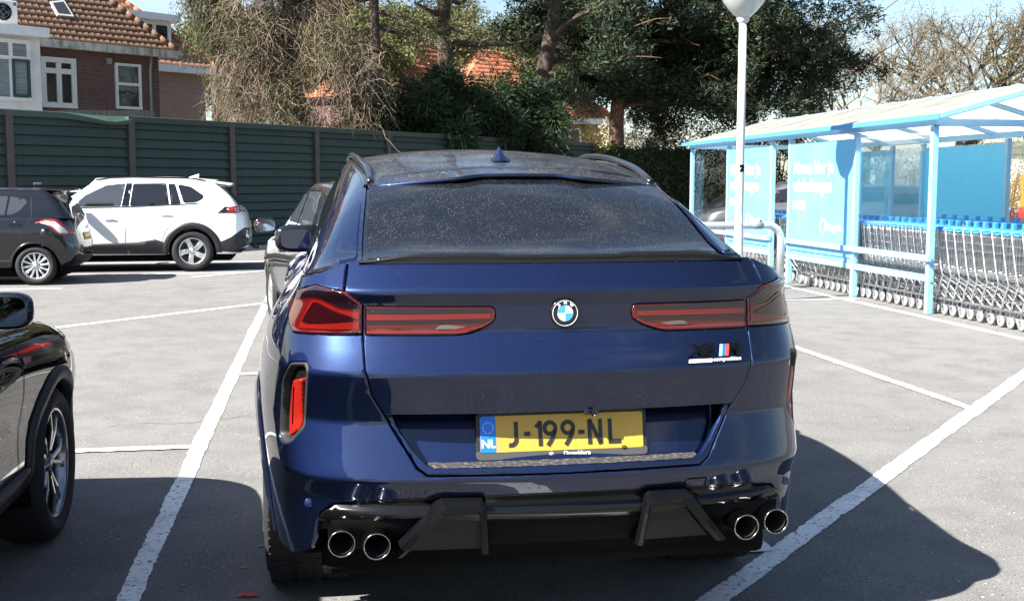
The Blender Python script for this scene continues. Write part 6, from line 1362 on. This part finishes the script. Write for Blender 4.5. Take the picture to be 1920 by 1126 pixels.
for a in (2.0, 5.0):
    wd_ = 2.25 if a == 2.0 else 2.07
    if True:
        y_l = a + wd_ - .17
        for k, tx in enumerate(('Neem hier je', 'winkelwagen', 'mee')):
            place_text('slogan_line', tx, .265, white_m, sh, (-.0275, y_l, 1.76 - k * .265), (0, -1, 0), (0, 0, 1), bold=.005, align='LEFT', sx=1.0)['kind'] = 'stuff'
        lg = MB(); lg.lathe([(.075, 0), (.105, 0)], 28, Matrix.Rotation(-math.pi / 2, 3, 'Y'), (-.0275, a + .98, .93)); lg.build('logo_ring', white_m, sh)
        lr = MB(); lr.add([( -.029, a + .98 + .10 * math.cos(t), .93 + .10 * math.sin(t)) for t in np.linspace(math.pi * 1.15, math.pi * 1.8, 10)] + [(-.029, a + .98 + .08 * math.cos(t), .93 + .08 * math.sin(t)) for t in np.linspace(math.pi * 1.8, math.pi * 1.15, 10)], [tuple(range(20))]); lr.build('logo_arc', mat('logo_red', (.7, .05, .05), .5), sh)
        place_text('store_name', 'Hoogvliet', .135, white_m, sh, (-.0275, a + .84, .92), (0, -1, 0), (0, 0, 1), bold=.004, align='LEFT', sx=.85)
# roof: two slopes of milky sheets, ribs between
OV = .14
for sx_, x_e, sgn in ((0, -OV, 1), (1, SW_ + OV, -1)):
    nsh = 9
    for k in range(nsh):
        y0, y1 = -.35 + (SLN + .55) * k / nsh, -.35 + (SLN + .55) * (k + 1) / nsh - .012
        V = [(x_e, y0, EZ + .10), (x_e, y1, EZ + .10), (SW_ / 2, y1, RZ), (SW_ / 2, y0, RZ)]
        b = MB(); b.add(V + [(p[0], p[1], p[2] + .012) for p in V], [(0, 1, 2, 3), (7, 6, 5, 4), (0, 4, 5, 1), (1, 5, 6, 2), (2, 6, 7, 3), (3, 7, 4, 0)]); b.build('roof_sheet', roof_m, sh)
        MB().beam((x_e, y0 - .006, EZ + .122), (SW_ / 2, y0 - .006, RZ + .022), .03, .014).build('roof_strip', mat('alu_strip', (.6, .6, .6), .4, .5), sh)
    for k in range(6):
        y = .05 + (SLN - .1) * k / 5; MB().beam((x_e + sgn * .1, y, EZ + .075), (SW_ / 2, y, RZ - .045), .05, .06).build('rafter', blue_m, sh)
    MB().beam((x_e, -.36, EZ + .09), (x_e, SLN + .22, EZ + .09), .04, .06).build('gutter', mat('shelter_blue_dark', (.07, .26, .58), .45), sh)
    MB().beam((x_e, -.375, EZ + .10), (SW_ / 2, -.375, RZ), .03, .05).build('verge', blue_m, sh)
MB().beam((SW_ / 2, -.36, RZ - .03), (SW_ / 2, SLN + .2, RZ - .03), .05, .08).build('ridge_beam', blue_m, sh)
# ------------------------------------------------------------------ trolleys, nested in a row
wire_m = mat('trolley_wire', (.42, .43, .44), .35, .85); frame_m = mat('trolley_frame', (.50, .51, .52), .32, .85); bluep = mat('trolley_blue', (.03, .22, .58), .4); wheel_m = mat('trolley_wheel', (.22, .22, .23), .6)
def make_trolley():
    """local y forward (towards the basket's narrow end), handle at the back"""
    t = thing('shopping_trolley', 'trolley', 'trolley'); wb = MB(); r = .0024
    L0_, L1_, W0, W1, ZB0, ZB1, ZT = 0.0, .80, .27, .20, .50, .60, .96
    P = lambda f_, s_, h: Vector((s_ * (W0 + (W1 - W0) * f_), L0_ + (L1_ - L0_) * f_, (ZB0 + (ZB1 - ZB0) * f_) * (1 - h) + (ZT - .02 * f_) * h))
    for s_ in (-1, 1):
        for h in (0, .2, .4, .6, .8, 1): wb.tube([P(0, s_, h), P(1, s_, h)], r * (2 if h in (0, 1) else 1), 4, False, False)
        for f_ in np.linspace(0, 1, 17): wb.tube([P(f_, s_, 0), P(f_, s_, 1)], r, 4, False, False)
    for h in (0, .33, .66, 1): wb.tube([P(1, -1, h), P(1, 1, h)], r * (2 if h in (0, 1) else 1), 4, False, False)
    for k in range(9): u = -1 + 2 * k / 8; wb.tube([P(1, u, 0), P(1, u, 1)], r, 4, False, False); wb.tube([P(0, u, 0), P(1, u, 0)], r, 4, False, False)
    for k in range(7): u = -1 + 2 * k / 6; wb.tube([P(0, u, .0), P(0, u, .98) + Vector((0, .03, 0))], r, 4, False, False)
    for f_ in (0, .3, .6): wb.tube([P(f_, -1, 0), P(f_, 1, 0)], r * 1.5, 4, False, False)
    wb.build('basket', wire_m, t, fix=False)
    fb_ = MB()
    for s_ in (-1, 1):
        fb_.tube([(s_ * .265, -.06, 1.0), (s_ * .265, -.04, .92), (s_ * .262, .05, .56), (s_ * .26, .10, .46), (s_ * .262, .02, .30), (s_ * .27, -.02, .13)], .0115, 6)
        fb_.tube([(s_ * .26, .10, .46), (s_ * .24, .45, .36), (s_ * .20, .74, .15), (s_ * .20, .76, .12)], .0115, 6)
        fb_.tube([(s_ * .27, -.02, .18), (s_ * .24, .40, .19), (s_ * .205, .72, .18)], .010, 6)
        fb_.tube([(s_ * .25, .12, .50), (s_ * .215, .66, .575)], .009, 5)
    fb_.build('frame', frame_m, t, fix=False)
    hd_ = MB(); hd_.tube([(-.28, -.07, 1.01), (.28, -.07, 1.01)], .017, 8); hd_.build('handle', bluep, t)
    MB().box((0, -.015, .985), (.50, .10, .022), bev=.008).build('handle_tray', bluep, t)
    lk = MB(); lk.box((-.13, -.06, 1.05), (.05, .05, .08), bev=.008); lk.build('coin_lock', bluep, t)
    for s_ in (-1, 1):
        for yy, xx in ((-.02, .27), (.76, .20)):
            w_ = MB(); w_.lathe([(.0, .014), (.03, .014), (.056, .013), (.0625, .008), (.0625, -.008), (.056, -.013), (.0, -.014)], 14, Matrix.Rotation(math.pi / 2, 3, 'Y'), (s_ * xx, yy + .02, .0635)); wo = w_.build('wheel', wheel_m, t)
            f2 = MB(); f2.box((s_ * xx, yy + .008, .105), (.046, .05, .05), bev=.008); f2.box((s_ * xx + .021, yy + .014, .085), (.004, .035, .05)); f2.box((s_ * xx - .021, yy + .014, .085), (.004, .035, .05)); f2.build('castor_fork', frame_m, wo, fix=False)
    return t
tro = make_trolley(); dAx = azv(SA_); rx_ = Vector((dAx.y, -dAx.x, 0)); ang = -rad(SA_)
NT = 36; first = True; names = []
def place_trolley(u, v, label, group, flip=False):
    global first
    o = tro if first else copy_tree(tro); first = False
    o.location = SO + dAx * u + rx_ * v; o.rotation_euler = (0, 0, ang + (math.pi if flip else 0) + random.gauss(0, .006)); tag(o, label, 'trolley', group); return o
random.seed(21)
ordn = ['first', 'second', 'third', 'fourth', 'fifth', 'sixth', 'seventh', 'eighth', 'ninth', 'tenth', 'eleventh', 'twelfth', 'thirteenth', 'fourteenth', 'fifteenth', 'sixteenth', 'seventeenth', 'eighteenth', 'nineteenth', 'twentieth']
pitch_ = .192
for k in range(-14, 26):
    u = k * pitch_ + .06 + random.uniform(-.02, .02)
    if 22 <= k <= 25: continue
    lab = ('%s nested trolley in the front row, counting away from the near shelter post' % ordn[k]) if 0 <= k < 20 else ('%s nested trolley outside the shelter, counting nearer from its near post' % ordn[-k - 1]) if k < 0 else '%s of the nested trolleys at the far end of the front row, past the twentieth' % ordn[k - 20]
    place_trolley(u, .40, lab, 'front row of nested trolleys', True)
for k in range(9): place_trolley(5.0 + k * pitch_, .42, '%s nested trolley of the row seen through the shelter gap and beyond' % ordn[k], 'trolleys beyond the gap', True)
for k in range(16): place_trolley(-1.2 + k * .30, 1.75, '%s trolley of the back row inside the shelter, counting from the near end' % ordn[k], 'back row of trolleys', True)
# ------------------------------------------------------------------ lamp post and hoop barrier
Lp = at(1384, 500, 14.6); Lp.z = 0
lamp = thing('lamp_post', 'white lamp post with conical milky lantern in front of the shelter', 'street lamp', Lp)
pole_m = mat('pole_white', (.46, .46, .47), .45, noise=(3., (.38, .38, .39), .4, .7))
MB().lathe([(.062, 0), (.062, .9), (.055, .95), (.052, 2.2), (.048, 3.55), (.0, 3.55)], 20).build('pole', pole_m, lamp)
MB().lathe([(.052, 3.53), (.075, 3.56), (.085, 3.60), (.075, 3.61)], 20).build('collar', pole_m, lamp)
lant = mat('milky_lantern', (.40, .42, .42), .2, coat=.8, noise=(2., (.33, .35, .35), .4, .7))
MB().lathe([(.075, 3.60), (.11, 3.625), (.18, 3.69), (.25, 3.78), (.295, 3.88), (.315, 3.97)], 32).build('lantern', lant, lamp)
MB().lathe([(.318, 3.968), (.345, 3.975), (.345, 4.0), (.30, 4.05), (.18, 4.12), (.0, 4.15)], 32).build('lantern_cap', mat('cap_white', (.72, .72, .72), .45), lamp)
def sticker(z, h, c, w_=1.2, az0=-1.9):
    pts = [(.0556 * math.cos(az0 + w_ * k / 8), .0556 * math.sin(az0 + w_ * k / 8)) for k in range(9)]; MB().grid([[(x, y, z), (x, y, z + h)] for x, y in pts]).build('sticker', c, lamp)
sticker(1.68, .09, deep_black); sticker(1.41, .10, mat('sticker_grey', (.45, .46, .47), .5), 1.0, -1.6); sticker(1.02, .12, mat('sticker_pale', (.60, .60, .62), .5), 1.0, -1.7)
place_text('sticker_mark', 'v', .05, white_m, lamp, (-.010, -.0566, 1.725), (1, 0, 0), (0, 0, 1), bold=.002)
hp = gnd(1462, 541); HB = thing('hoop_barrier', 'galvanised steel hoop barrier around the lamp post foot', 'barrier', hp)
galv = mat('galvanised', (.50, .51, .52), .42, .6, noise=(14., (.42, .43, .44), .4, .6)); pts = []
hw, hh, hr = 1.45, .93, .22; hdv = azv(AX + 90 - 4)
for k in range(9): a = math.pi / 2 * k / 8; pts.append(Vector((0, 0, hh - hr)) - hdv * (hr - hr * math.cos(a)) + Z * hr * math.sin(a))
path = [Vector((0, 0, 0))] + pts + [(-hdv * (hw - 0)) * 1 + Vector((0, 0, 0)) + hdv * (hr - hr * math.sin(math.pi / 2 * k / 8) + 0) + Z * (hh - hr + hr * math.cos(math.pi / 2 * k / 8)) for k in range(9)] + [-hdv * hw]
MB().tube(path, .055, 14).build('hoop', galv, HB)
MB().tube([-hdv * .44 + Z * hh, -hdv * .30 + Z * hh], .0562, 14).build('dark_sleeve', mat('sleeve_grey', (.14, .15, .16), .5), HB)
MB().box(Vector(-hdv * .33) + Z * (hh + .06), (.03, .03, .04)).build('bolt', black_plastic, HB)
# ------------------------------------------------------------------ behind the shelter
def simple_car(name, label, loc, rotz, sp): return Car(name, label, loc, rotz, sp)
sil = dict(gc); sil['paint'] = mat('silver_paint', (.16, .165, .17), .3, .7, coat=.8); p_ = at(1300, 420, 27); p_.z = 0
c = Car('silver_car', 'silver car seen through the left pane of the shelter', p_ + Vector((4.4, 0, 0)), rad(82), sil)
for sg in (1, -1):
    c.patch('front_side_window', [(2.92, 1.12), (2.6, 1.34), (2.05, 1.45), (2.08, 1.10), (2.96, 1.06)], tint, 'x', sg, .004, .08, rnd=.03); c.patch('rear_side_window', [(1.98, 1.455), (1.30, 1.455), (1.0, 1.14), (2.0, 1.10)], tint, 'x', sg, .004, .08, rnd=.03)
dk = dict(sw); dk['paint'] = mat('far_dark_paint', (.05, .05, .06), .3, .5, coat=1.0); p_ = at(1690, 420, 26); p_.z = 0
c = Car('distant_dark_car', 'dark car parked behind the shelter, seen between the blue panels', p_ + Vector((1.6, 0, 0)), rad(80), dk)
for sg in (1, -1):
    c.patch('side_window', [(2.45, 1.10), (2.2, 1.29), (1.0, 1.34), (.80, 1.12), (2.5, 1.0)], tint, 'x', sg, .004, .08, rnd=.03)
# yellow container on the far right
p_ = at(1980, 383, 34); p_.z = 0; yc = thing('yellow_trailer', 'yellow trailer with red lower edge at the right edge of the picture', 'trailer', p_, rad(-8))
MB().box((.6, 0, 1.30), (2.6, 2.2, 1.0), bev=.03).build('box_body', mat('trailer_yellow', (.40, .19, .02), .5), yc)
MB().box((.6, 0, .62), (2.7, 2.2, .34), bev=.02).build('chassis', mat('trailer_red', (.28, .03, .02), .5), yc)
for x in (-.1, 1.2): MB().lathe([(.0, .1), (.26, .1), (.3, .06), (.3, -.1), (.0, -.1)], 20, RX, (x, -1.0, .30)).build('wheel', rubber, yc)
bb_ = at(1876, 372, 27); bb_.z = 0; bn = thing('blue_bin', 'small pale blue bin beyond the shelter at right', 'bin', bb_); MB().box((0, 0, .45), (.32, .32, .9), bev=.02).build('body', blue_m, bn); MB().box((0, 0, .93), (.36, .36, .06), bev=.015).build('lid', blue_m, bn)
b_ = at(1885, 343, 44); b_.z = 0; bush('garden_shrub', 'leafy shrub in front of a pale house at the right edge', b_, 1.8, .8, .4, 3.4, 6000, .10, .07, leaf_mat('garden_leaf', (.08, .10, .03), (.26, .22, .07), .3), .1, seed=50)
fh = at(1935, 343, 56); fh.z = 0; hz_ = thing('pale_house', 'pale house half hidden behind the shrub at the right edge', 'house', fh); MB().box((1.5, 0, 1.6), (8, 6, 3.2)).build('wall', white_brick, hz_); MB().box((1.5, 0, 3.3), (8.6, 6.6, .25)).build('roof', mat('grey_lead', (.10, .11, .12), .6), hz_)
facade_window(hz_, Vector((0, -3.0, 0)), Vector((1, 0, 0)), Vector((0, -1, 0)), -1.5, .3, .8, 2.4, [-.6])
# low building and trees on the far side of the car park, behind the photographer (they show only as reflections)
for i, (x, y, rx_b) in enumerate(((-16, -34, 3.4), (-6, -38, 3.6), (5, -36, 3.2), (15, -33, 3.6), (26, -30, 3.4), (-28, -28, 3.4))):
    bush('boundary_tree', '%s of six dense trees on the car park boundary behind the camera' % ordn[i], Vector((x, y, 0)), rx_b, 2.0, 1.0, 5.5, 5000, .30, .2, leaf_mat('laurel_leaf', (.018, .030, .012), (.075, .085, .03), .2), .1, 'trees behind the camera', seed=60 + i, lumps=40)
# red leaf lying on the asphalt
rl_ = gnd(462, 1119); lf = MB(); lf.add([(-.045, 0, .006), (-.01, .02, .014), (.03, .022, .010), (.05, .005, .006), (.02, -.012, .010), (-.02, -.012, .012)], [(0, 1, 2, 3, 4, 5)]); tag(lf.build('fallen_leaf', mat('red_leaf', (.50, .03, .02), .6), loc=rl_), 'small red leaf lying on the shaded asphalt at the bottom edge', 'leaf')
